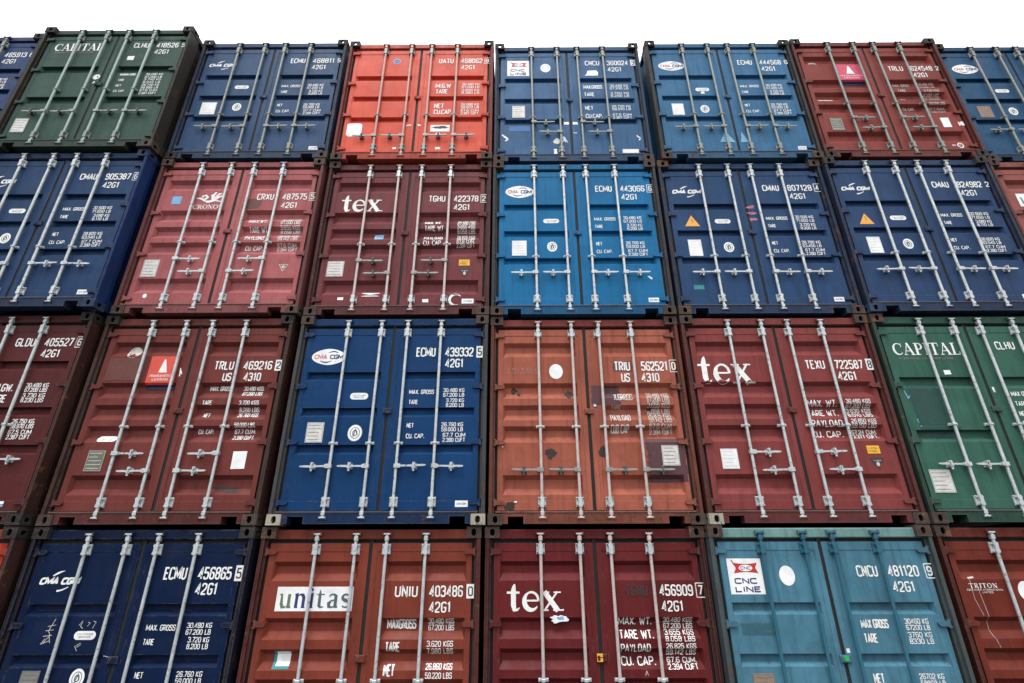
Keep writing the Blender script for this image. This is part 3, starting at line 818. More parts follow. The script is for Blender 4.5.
def m_A4(B):
    italic_logo(B); serial(B, 'ECMU', '465913', '8', 2.15, box='none'); flat_weights(B); corner_tag(B); oval_tag(B); roundel(B); plate(B, .285, .485, .935, 1.195)
def m_A3n(B):
    capital_logo(B, .235, 1.02, 2.18, .165); serial(B, 'CLHU', '418526', '5', 2.215, box='none')
    scraps(B, [(B.R, 1.49, 1.60, 1.875, 1.965, 'board')], 'white_sticker')
    i = Ink('two'); i.ell(1.13, 1.49, .06, .055); i.poly([(1.1, 1.34), (1.15, 1.37), (1.12, 1.40)]); i.done('worn_sticker', B.R if False else B.L, M['board'])
    z = [1.545, 1.485, 1.43, 1.37, 1.31, 1.25, 1.19, 1.13]
    weights(B, [('MAXIMUM GROSS', 1.49, 1.74, 1.54, .045), ('TARE', 1.49, 1.59, 1.42, .045), ('NET', 1.49, 1.58, 1.30, .045), ('CU. CAP.', 1.49, 1.66, 1.18, .045)], wt_rows(('30.480 KG','67.200 LB','3.740 KG','8.245 LB','26.740 KG','58.955 LB','67.6 CUM','2.387 CUFT'), 1.90, 2.17, z, .045))
    plate(B, .19, .395, .335, .61, 'plate')
def m_A2n(B):
    italic_logo(B); serial(B, 'ECMU', '468811', '5', 2.152, box='none'); flat_weights(B); corner_tag(B); oval_tag(B, .705, .935, 1.545); roundel(B, .83, 1.105); plate(B, .262, .50, .945, 1.205, 'board')
def m_A1n(B):
    serial(B, 'UATU', '468062', '8', 2.172, box='line')
    i = Ink(B.kind); i.ell(.812, 2.172, .062, .062, 0); i.ell(.812, 2.172, .046, .046, 1); i.text('UA', .785, 2.172, .04, .84, m=0); i.done('round_emblem', B.L, [M['sky_sticker'], M['navy_ink']])
    weights(B, [('M.G.W', 1.495, 1.745, 1.592, .1), ('TARE', 1.50, 1.70, 1.462, .1), ('NET', 1.495, 1.655, 1.143, .1), ('CU.CAP.', 1.495, 1.79, 1.012, .1)],
            wt_rows(('30.480 KG','67.200 LB','3.800 KG','8.380 LB','26.680 KG','58.820 LB','67.6 CUM','2.387 CUFT'), 1.925, 2.21, (1.62, 1.56, 1.49, 1.43, 1.17, 1.11, 1.04, .98), .052))
    i = Ink(B.kind); i.rect(.155, .39, .505, .775, 0, .03); i.line([(.2, .70), (.33, .70)], .007, 1); i.line([(.2, .64), (.34, .64)], .007, 1); i.done('white_sticker', B.L, [M['board'], M['plate']])
    i = Ink(B.kind); i.rect(1.465, 1.765, .60, .735, 0); i.blob(1.62, .685, .11, .03, 1); i.done('worn_sticker', B.R, [M['board'], M['ink']])
    scraps(B, [(B.R, 1.55, 1.62, .53, .575, 'board'), (B.L, 1.08, 1.16, .715, .745, 'board'), (B.R, 1.255, 1.31, .715, .745, 'board'), (B.L, .90, .96, .24, .28, 'board'), (B.R, 1.56, 1.64, .23, .28, 'board')])
def cnc_sign(B, x0, x1, z0, z1):
    i = Ink(B.kind); w = x1-x0; h = z1-z0
    i.rect(x0, x1, z0, z1, 0); i.flat = surf(B.kind, (x0+x1)/2, (z0+z1)/2)
    cx, cz = x0+w*.53, z1-h*.27
    fw, fh = w*.36, h*.15
    up = [(cx-fw+2*fw*k/8, cz+fh*(1-.22*sin(pi*k/8))) for k in range(9)]; dn = [(cx+fw-2*fw*k/8, cz-fh*(1-.22*sin(pi*k/8))) for k in range(9)]
    i.poly(up+[(cx+fw*.8, cz)]+dn+[(cx-fw*.8, cz)], 1)
    i.line([(cx-fw-.012, cz+fh+.03), (cx-fw+.02, cz+fh*.4)], .012, 1)
    i.ell(cx, cz, fw*.56, fh*.62, 0); i.text('CNC', cx-fw*.42, cz, fh*.62, cx+fw*.42, m=2, bold=.2)
    i.text('CNC', x0+w*.15, z0+h*.37, h*.165, x0+w*.80, m=2, bold=.22); i.text('LINE', x0+w*.14, z0+h*.14, h*.165, x0+w*.88, m=2, bold=.22)
    i.done('company_sign', B.L, [M['board'], M['red_ink'], M['navy_ink']])
def m_A0(B):
    cnc_sign(B, .21, .575, 1.885, 2.245)
    serial(B, 'CNCU', '360024', '3', 2.18, box='fill')
    i = Ink(B.kind); i.ell(.852, 2.07, .085, .1, 0); i.ribbon([(.852+.05*cos(k*pi/8), 2.07+.06*sin(k*pi/8)) for k in range(16)], [.008]*16, True, 1); i.done('round_sticker', B.L, [M['board'], M['sky_sticker']])
    i = Ink(B.kind); i.poly([(1.505, 1.885), (1.72, 1.885), (1.73, 1.96), (1.70, 2.01), (1.55, 2.0), (1.54, 1.935)], 0); i.done('worn_sticker', B.R, M['board'])
    weights(B, [('MAX.GROSS', 1.465, 1.775, 1.618, .085), ('TARE', 1.465, 1.64, 1.45, .085), ('NET', 1.465, 1.60, 1.149, .085), ('CU.CAP.', 1.465, 1.74, .975, .085)],
            wt_rows(('30.480 KG','67.200 LB','3.760 KG','8.290 LB','26.720 KG','58.910 LB','67.6 CUM','2.387 CUFT'), 1.90, 2.20, (1.645, 1.585, 1.475, 1.415, 1.18, 1.12, 1.0, .94), .05))
    plate(B, .29, .495, .94, 1.20, 'plate')
    i = Ink(B.kind); i.patch(.235, .57, .655, .76, 0, .01); i.done('paint_patch', B.L, M['patch_blue'])
    i = Ink(B.kind); i.flat = YP; i.rect(1.99, 2.24, .20, .275, 0); i.done('corner_sticker', B.R, M['board'])
    scraps(B, [(B.L, 1.11, 1.19, .79, .845, 'board'), (B.R, 1.25, 1.33, .79, .845, 'board'), (B.L, .93, .985, .18, .29, 'board'), (B.L, .93, .98, .165-.0, .172, 'board'), (B.R, 1.25, 1.31, .60, .63, 'dim')])
    scuff(B, B.L, .13, .50, [[(0, .08), (.07, .03), (.09, -.01), (.05, -.04)], [(.02, .05), (.08, .01)]], w=.022)
    scuff(B, B.L, 1.06, .40, [[(0, .0), (.05, .12)], [(.0, .06), (.02, .15), (.06, .03)], [(.04, .14), (.09, .02)]], w=.016)
    scuff(B, B.R, 2.24, .50, [[(0, .06), (.05, .0), (.03, -.04)]], w=.02)
    i = Ink(B.kind); i.blob(.985, .45, .05, .06); i.done('torn_sticker', B.L, M['plate'])
def m_A1(B):
    oval_logo(B); serial(B, 'ECMU', '444568', '6', 2.118, box='none'); flat_weights(B); corner_tag(B, 2.12, 2.25)
    oval_tag(B, .73, .955, 1.495); roundel(B, .82, 1.065); plate(B, .30, .485, .935, 1.18, 'board')
    scraps(B, [(B.L, .81, .87, 1.40, 1.45, 'board')])
    i = Ink(B.kind); i.poly([(.955, .37), (1.185, .36), (1.06, .60)], 0); i.done('white_scuff', B.L, M['sky_sticker'])
    i = Ink(B.kind); i.poly([(1.27, .36), (1.40, .36), (1.31, .58)], 0); i.done('white_scuff', B.R, M['sky_sticker'])
def sail_panel(B, x0, x1, z0, z1, mat):
    i = Ink(B.kind); w, h = x1-x0, z1-z0
    i.patch(x0, x1, z0, z1, 0)
    cx = x0+w*.5
    i.poly([(cx-w*.13, z0+h*.42), (cx+w*.17, z0+h*.42), (cx+w*.03, z0+h*.88), (cx-w*.02, z0+h*.88)], 1)
    i.text('TRANSAMERICA', x0+w*.08, z0+h*.30, h*.085, x1-w*.06, m=1, gap=.22); i.text('LEASING', x0+w*.22, z0+h*.17, h*.085, x1-w*.22, m=1, gap=.22)
    i.patch(x0+.005, x1, z0-.055, z0-.002, 2)
    i.done('company_panel', B.L, [M[mat], M['board'], M['panel_blue']])
TRV = ('30.480 KGS.','67.200 LBS.','3.720 KGS.','8.200 LBS.','26.760 KGS.','59.000 LBS.','67.7 CU.M.','2.390 CU.FT.')
def m_A2(B):
    sail_panel(B, .645, 1.085, 1.665, 2.045, 'panel_pink')
    serial(B, 'TRLU', '624548', '2', 1.938, box='none')
    weights(B, [('MAX. GROSS', 1.53, 1.80, 1.60, .06), ('TARE', 1.53, 1.66, 1.43, .055), ('NET', 1.55, 1.64, 1.27, .055), ('CU. CAP.', 1.53, 1.72, 1.07, .055)], wt_rows(TRV, 1.95, 2.21, (1.625, 1.549, 1.43, 1.36, 1.285, 1.15, 1.075, 1.0), .05), 'dim')
    oval_tag(B, .21, .445, 1.25, .07); plate(B, .27, .46, .58, .835, 'plate_dark')
    scraps(B, [(B.R, 2.01, 2.145, .64, .84, 'board'), (B.R, 2.262, 2.345, .665, .75, 'board')], 'white_sticker')
    i = Ink(B.kind); i.ell(2.14, .265, .05, .055, 0); i.ell(2.14, .265, .032, .036, 1); i.text('R', 2.125, .265, .035, m=0); i.done('round_sticker', B.R, [M['board'], M['patch_brown']])
    scraps(B, [(B.R, 2.01, 2.07, .25, .285, 'dim')])
    i = Ink(B.kind); i.ell(.33, 2.11, .075, .04, 0); i.ell(.33, 2.105, .05, .022, 1); i.done('small_sticker', B.L, [M['dim'], M['navy_ink']])
def m_A3(B):
    oval_logo(B); serial(B, 'ECMU', '451207', '3', 2.12, box='none'); flat_weights(B); corner_tag(B)
    oval_tag(B); roundel(B); plate(B, .28, .50, .945, 1.195, 'plate_brown', label='brown data plate')
def m_Bm3(B):
    italic_logo(B); serial(B, 'CMAU', '905387', '6', 2.136); flat_weights(B, ('32.500 KG','71.650 LB','3.680 KG','8.110 LB','28.820 KG','63.540 LB','67.7 CUM','2.390 CUFT'))
    corner_tag(B); oval_tag(B); roundel(B); plate(B, .285, .485, .935, 1.195)
def m_Bm2(B):
    scraps(B, [(B.L, .285, .425, 1.80, 1.94, 'sky_sticker')], 'blue_sticker')
    i = Ink(B.kind)
    i.text('CRONOS', .615, 1.752, .072, 1.045, font=SERIF, gap=.06)
    # winged creature above the word: wing sweep, body, head and curled tail
    i.ribbon([(.64, 1.90), (.70, 1.90), (.76, 1.87), (.80, 1.92), (.77, 1.955), (.72, 1.94), (.74, 1.91)], [.01, .03, .035, .03, .026, .02, .01])
    i.ribbon([(.75, 1.86), (.83, 1.84), (.91, 1.87), (.95, 1.92), (1.0, 1.94), (1.04, 1.925)], [.015, .04, .045, .04, .03, .01])
    i.ribbon([(.88, 1.88), (.87, 1.95), (.91, 2.0), (.88, 2.01)], [.04, .05, .02, .006])
    i.ribbon([(.90, 1.90), (.96, 1.98), (1.0, 1.985)], [.03, .03, .01])
    i.ribbon([(.93, 1.86), (1.0, 1.845), (1.03, 1.81)], [.02, .02, .008]); i.ribbon([(.84, 1.85), (.80, 1.815)], [.02, .008])
    i.done('door_logo', B.L, M['white'])
    serial(B, 'CRXU', '487575', '5', 1.925)
    z = (1.52, 1.463, 1.39, 1.333, 1.245, 1.19, 1.10, 1.04)
    weights(B, [('MAX.WT.', 1.485, 1.755, 1.495, .075), ('TARE WT.', 1.50, 1.775, 1.36, .075), ('PAYLOAD', 1.485, 1.755, 1.21, .075), ('CU. CAP.', 1.495, 1.745, 1.063, .075)], wt_rows(DEEPV, 1.945, 2.225, z, .05), 'white')
    plate(B, .185, .395, .58, .855, 'plate')
    i = Ink(B.kind); i.ribbon([(2.045, .77), (2.165, .77), (2.105, .67)], [.01]*3, True); i.ell(2.105, .735, .022, .022); i.done('timber_sticker', B.R, M['dim'])
    i = Ink(B.kind); i.ell(.335, .29, .028, .032); i.done('white_sticker', B.L, M['board'])
    i = Ink(B.kind); i.blob(1.47, 1.80, .14, .09); i.done('paint_patch', B.R, M['patch_brown'])
def m_Bm1(B):
    tex_logo(B, .25, .835, 1.712, .205); serial(B, 'TGHU', '422378', '2', 1.93)
    z = (1.535, 1.48, 1.425, 1.37, 1.285, 1.23, 1.18, 1.125)
    weights(B, [('MAX. WT.', 1.492, 1.73, 1.512, .075), ('TARE WT', 1.492, 1.765, 1.414, .075), ('PAYLOAD', 1.488, 1.755, 1.256, .075), ('CU. CAP.', 1.488, 1.755, 1.161, .075)], wt_rows(DEEPV, 1.96, 2.215, z, .05))
    i = Ink(B.kind); i.rect(.785, .912, 1.232, 1.330, 0); i.text('NO', .80, 1.295, .02, .85, m=1); i.text('STEP', .80, 1.262, .02, .89, m=1); i.done('blue_sticker', B.L, [M['sky_sticker'], M['board']])
    plate(B, .19, .42, .615, .86, 'plate'); tex_tags(B)
    scraps(B, [(B.L, .71, .95, .305, .375, 'board'), (B.L, .395, .475, .25, .295, 'board'), (B.R, 1.535, 1.62, .21, .26, 'board')], 'white_sticker')
    i = Ink(B.kind); i.ribbon([(1.985+.085*cos(a), .25+.085*sin(a)) for a in [radians(40+28*k) for k in range(10)]], [.008, .02, .03, .034, .036, .036, .034, .03, .02, .008]); i.done('crescent_mark', B.R, M['white'])
    i = Ink(B.kind); i.flat = YP; i.rect(2.065, 2.225, .19, .262, 0); i.text('LESSEE', 2.085, .226, .026, 2.205, m=1); i.done('corner_sticker', B.R, [M['board'], M['grey_ink']])
def m_B0(B):
    oval_logo(B, .19, .61, 2.06); serial(B, 'ECMU', '443066', '6', 2.11); flat_weights(B); corner_tag(B, 2.11, 2.25)
    oval_tag(B, .735, .965, 1.533); roundel(B, .85, 1.095); plate(B, .285, .49, .945, 1.195, 'board')
    scuff(B, B.R, 2.14, .58, [[(0, .03), (.05, -.02)], [(.02, .03), (.06, -.01)]], w=.012)
    scuff(B, B.L, 1.05, .36, [[(0, .02), (.02, 0)]], w=.02)
def m_B1(B):
    italic_logo(B, .175, .60, 2.05); serial(B, 'CMAU', '807128', '4', 2.11); flat_weights(B, ('32.500 KG','71.650 LB','3.720 KG','8.200 LB','28.780 KG','63.450 LB','67.7 CUM','2.390 CUFT'))
    triangle_tag(B, .29, .505, 1.432, 1.62); oval_tag(B, .725, .95, 1.516); roundel(B, .855, 1.075); plate(B, .29, .475, .93, 1.20, 'board'); corner_tag(B, 2.115, 2.25)
    i = Ink(B.kind); i.rect(.27, .41, .40, .465); i.done('teal_sticker', B.L, M['teal_sticker'])
    for zz in (1.76, 1.65, 1.545):
        i = Ink(B.kind); i.blob(1.285, zz, .055, .028, jag=.5); i.done('paint_scuff', B.R, M['pink_scuff'])
def m_B2(B):
    italic_logo(B, .17, .59, 2.046); serial(B, 'CMAU', '824982', '2', 2.11, box='none'); flat_weights(B, ('32.500 KG','71.650 LB','3.680 KG','8.110 LB','28.820 KG','63.540 LB','67.7 CUM','2.390 CUFT'))
    triangle_tag(B, .28, .49, 1.415, 1.60); oval_tag(B, .735, .965, 1.52); roundel(B, .86, 1.08); plate(B, .30, .485, .93, 1.195, 'board'); corner_tag(B)
def unitas_board(B, x0, x1, z0, z1):
    i = Ink(B.kind); i.rect(x0, x1, z0, z1, 0); i.flat = surf(B.kind, (x0+x1)/2, (z0+z1)/2)
    x = x0+(x1-x0)*.05; h = (z1-z0)*.56; zb = z0+(z1-z0)*.14; tot = .62+.62+.24+.44+.56+.46+5*.14; sx = (x1-x0)*.92/tot
    for c, m in zip('unitas', (2, 1, 1, 3, 3, 3)):
        cw, st = LIGHT[c]
        for q in st: i.ribbon([(x+p[0]*sx, zb+p[1]*h) for p in q], [p[2]*(sx+h)/2*1.5 for p in q], False, m)
        x += (cw+.14)*sx
    i.done('company_board', B.L, [M['board'], M['navy_ink'], M['green_ink'], M['grey_ink']])
def m_B3(B):
    unitas_board(B, .235, 1.06, 1.75, 1.98); serial(B, 'UNIU', '401937', '5', 1.94)
def m_Cm3(B):
    serial(B, 'GLDU', '405527', '6', 2.193, h=.115)
    weights(B, [('M.GW.', 1.48, 1.72, 1.59, .1), ('TARE', 1.48, 1.68, 1.45, .1), ('NET', 1.48, 1.64, 1.15, .09), ('CU.CAP.', 1.48, 1.74, .99, .09)], wt_rows(('30.480 KG','67.200 LBS','3.730 KG','8.230 LBS','26.750 KG.','58.970 LBS','67.5 CUM','2.387 CUFT'), 1.865, 2.14, (1.62, 1.56, 1.49, 1.43, 1.17, 1.11, 1.04, .98), .055))
    i = Ink(B.kind); i.flat = YP; i.rect(2.02, 2.13, .195, .222, 0); i.rect(2.02, 2.13, .226, .255, 1); i.done('corner_sticker', B.R, [M['sky_sticker'], M['board']])
def m_Cm2(B):
    sail_panel(B, .70, 1.055, 1.665, 2.04, 'panel_red')
    i = Ink(B.kind); i.ell(.435, 2.105, .085, .083, 0); i.ribbon([(.435+.05*cos(a), 2.105+.05*sin(a)) for a in [radians(90+25*k) for k in range(8)]], [.01]*8, False, 1); i.done('round_sticker', B.L, [M['dim'], M['patch_brown']])
    i = Ink(B.kind); i.patch(.17, .66, 1.72, 2.02, 0, .012); i.done('paint_patch', B.L, M['patch_brown'])
    scuff(B, B.L, 1.10, 1.83, [[(0, .05), (.01, -.06)], [(.01, .02), (.03, -.03)]], w=.014)
    serial(B, 'TRLU', '469216', '2', 1.912, size='4310', szpre='US', box='fill', szx=(1.92, 2.135), h=.118)
    weights(B, [('MAX. GROSS', 1.51, 1.775, 1.62, .06), ('TARE', 1.48, 1.60, 1.425, .055), ('NET', 1.51, 1.59, 1.276, .055), ('CU. CAP.', 1.49, 1.68, 1.075, .055)], wt_rows(TRV, 1.93, 2.185, (1.62, 1.549, 1.423, 1.344, 1.275, 1.146, 1.074, .999), .055))
    oval_tag(B, .31, .545, .988, .075); plate(B, .285, .49, .60, .845, 'plate_dark')
    scraps(B, [(B.R, 1.99, 2.155, .622, .83, 'board')], 'white_sticker')
    i = Ink(B.kind); i.blob(1.98, .40, .15, .035, jag=.5); i.done('stain', B.R, M['stain'])
def m_Cm1(B):
    oval_logo(B, .19, .625, 2.035); serial(B, 'ECMU', '439332', '5', 2.096, h=.128, box='fill'); flat_weights(B); corner_tag(B, 2.09, 2.235, .195, .265)
    oval_tag(B, .742, .965, 1.51, .085); roundel(B, .855, 1.05, .1); plate(B, .27, .475, .935, 1.18)
def m_C0(B):
    i = Ink(B.kind); i.text('TRITON', .21, 1.868, .045, .585, gap=.3, bold=.14); i.text('CONTAINER INTERNATIONAL', .20, 1.825, .022, .60, gap=.3); i.done('door_lettering', B.L, M['faint'])
    i = Ink(B.kind); i.ell(.835, 1.845, .087, .10); i.done('oval_sticker', B.L, M['board'])
    i = Ink(B.kind); i.patch(1.265, 1.62, 1.41, 1.655, 0, .012); i.done('paint_patch', B.R, M['patch_dark'])
    i = Ink(B.kind); i.patch(1.56, 1.80, 1.845, 1.98, 0, .008); i.done('overpainted_band', B.R, M['patch_brown'])
    i = Ink(B.kind); i.patch(1.88, 2.33, .475, .985, 0, .012); i.done('paint_patch', B.R, M['patch_dark'])
    serial(B, 'TRIU', '562521', '0', 1.913, size='4310', szpre='US', szx=(1.91, 2.135), h=.128, x=(1.575, 1.78, 1.92, 2.255))
    weights(B, [('X.GROSS', 1.54, 1.775, 1.51, .1), ('TARE', 1.50, 1.62, 1.38, .04), ('PAYLOAD', 1.48, 1.73, 1.245, .09), ('CUB CAP', 1.475, 1.70, 1.105, .1)], wt_rows(DEEPV, 1.945, 2.225, (1.535, 1.47, 1.40, 1.33, 1.275, 1.21, 1.135, 1.07), .06), 'dim')
    plate(B, 2.055, 2.255, .66, .90, 'plate', B.R)
    for x, z, rx, rz in ((.995, 1.545, .055, .055), (.735, .808, .06, .065), (1.36, .82, .05, .07), (.30, 1.60, .04, .04), (.25, .205, .06, .05), (1.98, 1.385, .04, .05), (.36, 1.55, .02, .03)):
        i = Ink(B.kind); i.blob(x, z, rx, rz); i.done('stain', B.L if x < 1.2 else B.R, M['stain'])
    i = Ink(B.kind); i.rect(1.275, 1.325, 1.375, 1.425, 0); i.rect(1.285, 1.315, 1.385, 1.415, 1); i.done('small_sticker', B.R, [M['navy_ink'], M['board']])
    scraps(B, [(B.L, .30, .33, .245, .262, 'board'), (B.L, .155, .17, .88, .90, 'board')])
def m_C1(B):
    tex_logo(B, .155, .83, 1.672, .255); serial(B, 'TEXU', '722587', '8', 1.914, box='fill', h=.122)
    weights(B, [('MAX. WT.', 1.425, 1.80, 1.408, .082), ('TARE WT.', 1.425, 1.80, 1.292, .082), ('PAYLOAD', 1.425, 1.80, 1.156, .082), ('CU. CAP.', 1.425, 1.80, 1.03, .082)],
            wt_rows(('30.480 KGS','67.200 LBS','3.630 KGS','8.010 LBS','26.850 KGS','59.190 LBS','67.24 CUM.','2.377 CUFT.'), 1.91, 2.21, (1.435, 1.38, 1.322, 1.265, 1.185, 1.13, 1.055, 1.0), .05))
    plate(B, .27, .465, .615, .85, 'board'); tex_tags(B, .838, .735)
def m_C2(B):
    capital_logo(B, .205, 1.045, 2.115, .165); serial(B, 'CLHU', '422046', '3', 2.157)
    scraps(B, [(B.L, .75, .835, 1.765, 1.825, 'board'), (B.R, 1.265, 1.30, 1.53, 1.60, 'board')], 'white_sticker')
    i = Ink(B.kind); i.patch(.235, .60, 1.12, 1.62, 0, .006); i.patch(.235, .72, .98, 1.10, 0, .006); i.done('paint_patch', B.L, M['patch_teal'])
    weights(B, [('MAX GROSS', 1.475, 1.76, 1.51, .06), ('TARE', 1.48, 1.62, 1.385, .06), ('NET', 1.48, 1.58, 1.26, .06), ('CU. CAP.', 1.48, 1.70, 1.14, .06)], wt_rows(('30.480 KG','67.200 LB','3.740 KG','8.245 LB','26.740 KG','58.955 LB','67.6 CUM','2.387 CUFT'), 1.90, 2.17, (1.54, 1.48, 1.41, 1.35, 1.29, 1.23, 1.17, 1.11), .05))
    plate(B, .165, .405, .335, .595, 'plate')
    scuff(B, B.L, .18, 1.46, [[(0, .10), (.02, 0), (.05, .03)], [(.05, -.26), (.07, -.36)]], 'sky_sticker', .012)
def m_Dm3(B):
    serial(B, 'TRIU', '458213', '5', 1.93); weights(B, [('MAX. WT.', 1.42, 1.76, 1.60, .07), ('TARE WT.', 1.42, 1.76, 1.48, .07)], wt_rows(DEEPV[:4], 1.90, 2.2, (1.62, 1.56, 1.49, 1.43), .05))
def m_Dm2(B):
    italic_logo(B, .195, .63, 2.05); serial(B, 'ECMU', '456865', '5', 2.123, h=.125, box='fill'); flat_weights(B, dz=.045)
    oval_tag(B, .74, .965, 1.538, .08); roundel(B, .895, 1.16, .085); plate(B, .325, .51, .98, 1.225, 'plate_dim')
    scuff(B, B.L, .46, 1.56, [[(.04, .13), (.0, .02), (.03, -.02), (-.02, -.09)], [(-.02, .06), (.06, .075)], [(-.03, .02), (.05, .03)], [(-.04, -.03), (.05, -.02)], [(.02, -.02), (.05, -.09)], [(-.01, -.05), (-.04, -.1), (.04, -.07)]], 'dim', .006, 'graffiti')
    scuff(B, B.L, .76, 1.62, [[(0, .01), (.03, .05), (.02, 0), (.05, -.02)], [(.09, 0), (.11, .03), (.09, .04)], [(.14, .05), (.17, .04), (.15, -.02)]], 'dim', .005, 'graffiti')
    scuff(B, B.L, .78, 1.44, [[(.05, .03), (0, .0), (.03, -.04)], [(.02, -.01), (.06, .02)]], 'dim', .005, 'graffiti')
    scuff(B, B.L, 1.10, 1.35, [[(0, .005), (.06, -.005)]], 'dim', .005)
def m_Dm1(B):
    unitas_board(B, .255, 1.075, 1.752, 1.987); serial(B, 'UNIU', '403486', '0', 1.94, h=.112, box='fill')
    weights(B, [('MAXGROSS', 1.455, 1.765, 1.628, .095), ('TARE', 1.462, 1.615, 1.42, .092), ('NET', 1.462, 1.58, 1.212, .105), ('CU.CAP.', 1.46, 1.70, 1.02, .09)],
            wt_rows(('30.480 KGS','67.200 LBS','3.620 KGS','7.980 LBS','26.860 KGS','59.220 LBS','67.7 CUM','2.390 CUFT'), 1.892, 2.165, (1.656, 1.593, 1.449, 1.381, 1.244, 1.168, 1.04, .98), .055))
    i = Ink(B.kind); i.rect(.335, .485, 1.232, 1.345, 0) if False else i.patch(.315, .485, 1.225, 1.385, 0); i.patch(.345, .485, 1.25, 1.38, 1); i.done('document_sticker', B.L, [M['teal_sticker'], M['board']])
def m_D0(B):
    tex_logo(B, .245, .83, 1.748, .185); serial(B, 'TGHU', '456909', '7', 1.944, prefix_mat='ink', h=.112)
    weights(B, [('MAX. WT.', 1.425, 1.782, 1.649, .075), ('TARE WT.', 1.425, 1.785, 1.526, .08), ('PAYLOAD', 1.428, 1.74, 1.403, .078), ('CU. CAP.', 1.428, 1.785, 1.284, .08)], wt_rows(DEEPV, 1.902, 2.21, (1.66, 1.602, 1.545, 1.487, 1.42, 1.362, 1.292, 1.236), .05))
    i = Ink(B.kind); i.flat = YP; i.blob(.80, 1.672, .088, .036, 0, jag=.5); i.blob(.815, 1.678, .035, .018, 1); i.done('torn_sticker', B.L, [M['board'], M['sky_sticker']])
    i = Ink(B.kind, .024); i.rect(1.173, 1.232, 1.325, 1.358); i.rect(1.173, 1.232, 1.283, 1.316); i.done('yellow_seal', B.R, M['yellow'])
    i = Ink(B.kind); i.line([(1.66, 1.16), (1.675, 1.20), (1.69, 1.16)], .006); i.done('chalk_mark', B.R, M['dim'])
def m_D1(B):
    cnc_sign(B, .175, .54, 1.905, 2.255); serial(B, 'CNCU', '481120', '9', 2.128, x=(1.55, 1.775, 1.885, 2.215))
    i = Ink(B.kind); i.ell(.80, 2.085, .083, .098); i.done('oval_sticker', B.L, M['board'])
    weights(B, [('MAX GROSS', 1.462, 1.745, 1.629, .085), ('TARE', 1.462, 1.60, 1.498, .085), ('NET', 1.462, 1.57, 1.148, .085), ('CU.CAP.', 1.462, 1.72, .98, .085)], wt_rows(('30460 KG','67200 LB','3760 KG','8330 LB','26702 KG','58868 LB','67.6 CUM','2387 CUFT'), 1.92, 2.165, (1.651, 1.594, 1.528, 1.47, 1.164, 1.105, 1.03, .97), .05))
    i = Ink(B.kind); i.patch(.225, .575, 1.53, 1.635, 0, .008); i.done('paint_patch', B.L, M['patch_slate'])
    plate(B, .26, .475, .95, 1.19, 'plate_brown')
    i = Ink(B.kind, .024); i.rect(1.195, 1.245, 1.30, 1.345); i.done('green_seal', B.R, M['green'])
    scraps(B, [(B.R, 1.25, 1.285, 1.37, 1.41, 'board')]); scuff(B, B.R, 1.53, 1.50, [[(0, -.04), (.02, .06)], [(.025, .05), (.035, -.02)]], 'red_ink', .008)
def m_D2(B):
    i = Ink(B.kind); i.text('TRITON', .225, 1.982, .045, .52, font=SERIF, gap=.16); i.text('CONTAINER INTERNATIONAL', .185, 1.942, .018, .57, gap=.3); i.text('LIMITED', .34, 1.918, .018, .45, gap=.3); i.done('door_lettering', B.L, M['white'])
    scuff(B, B.L, .25, 2.06, [[(0, 0), (-.01, -.2), (.03, -.36)], [(.06, -.1), (.08, -.36), (.07, -.55), (.10, -.66)]], 'dim', .004)
    scuff(B, B.L, .24, 2.055, [[(0, 0), (.07, .01)]], 'dim', .016)
    i = Ink(B.kind); i.ell(.815, 1.925, .085, .1); i.done('oval_sticker', B.L, M['board'])
    serial(B, 'TRIU', '571046', '3', 1.93); weights(B, [('MAX. WT.', 1.42, 1.76, 1.60, .07)], wt_rows(DEEPV[:4], 1.90, 2.2, (1.62, 1.56, 1.49, 1.43), .05))

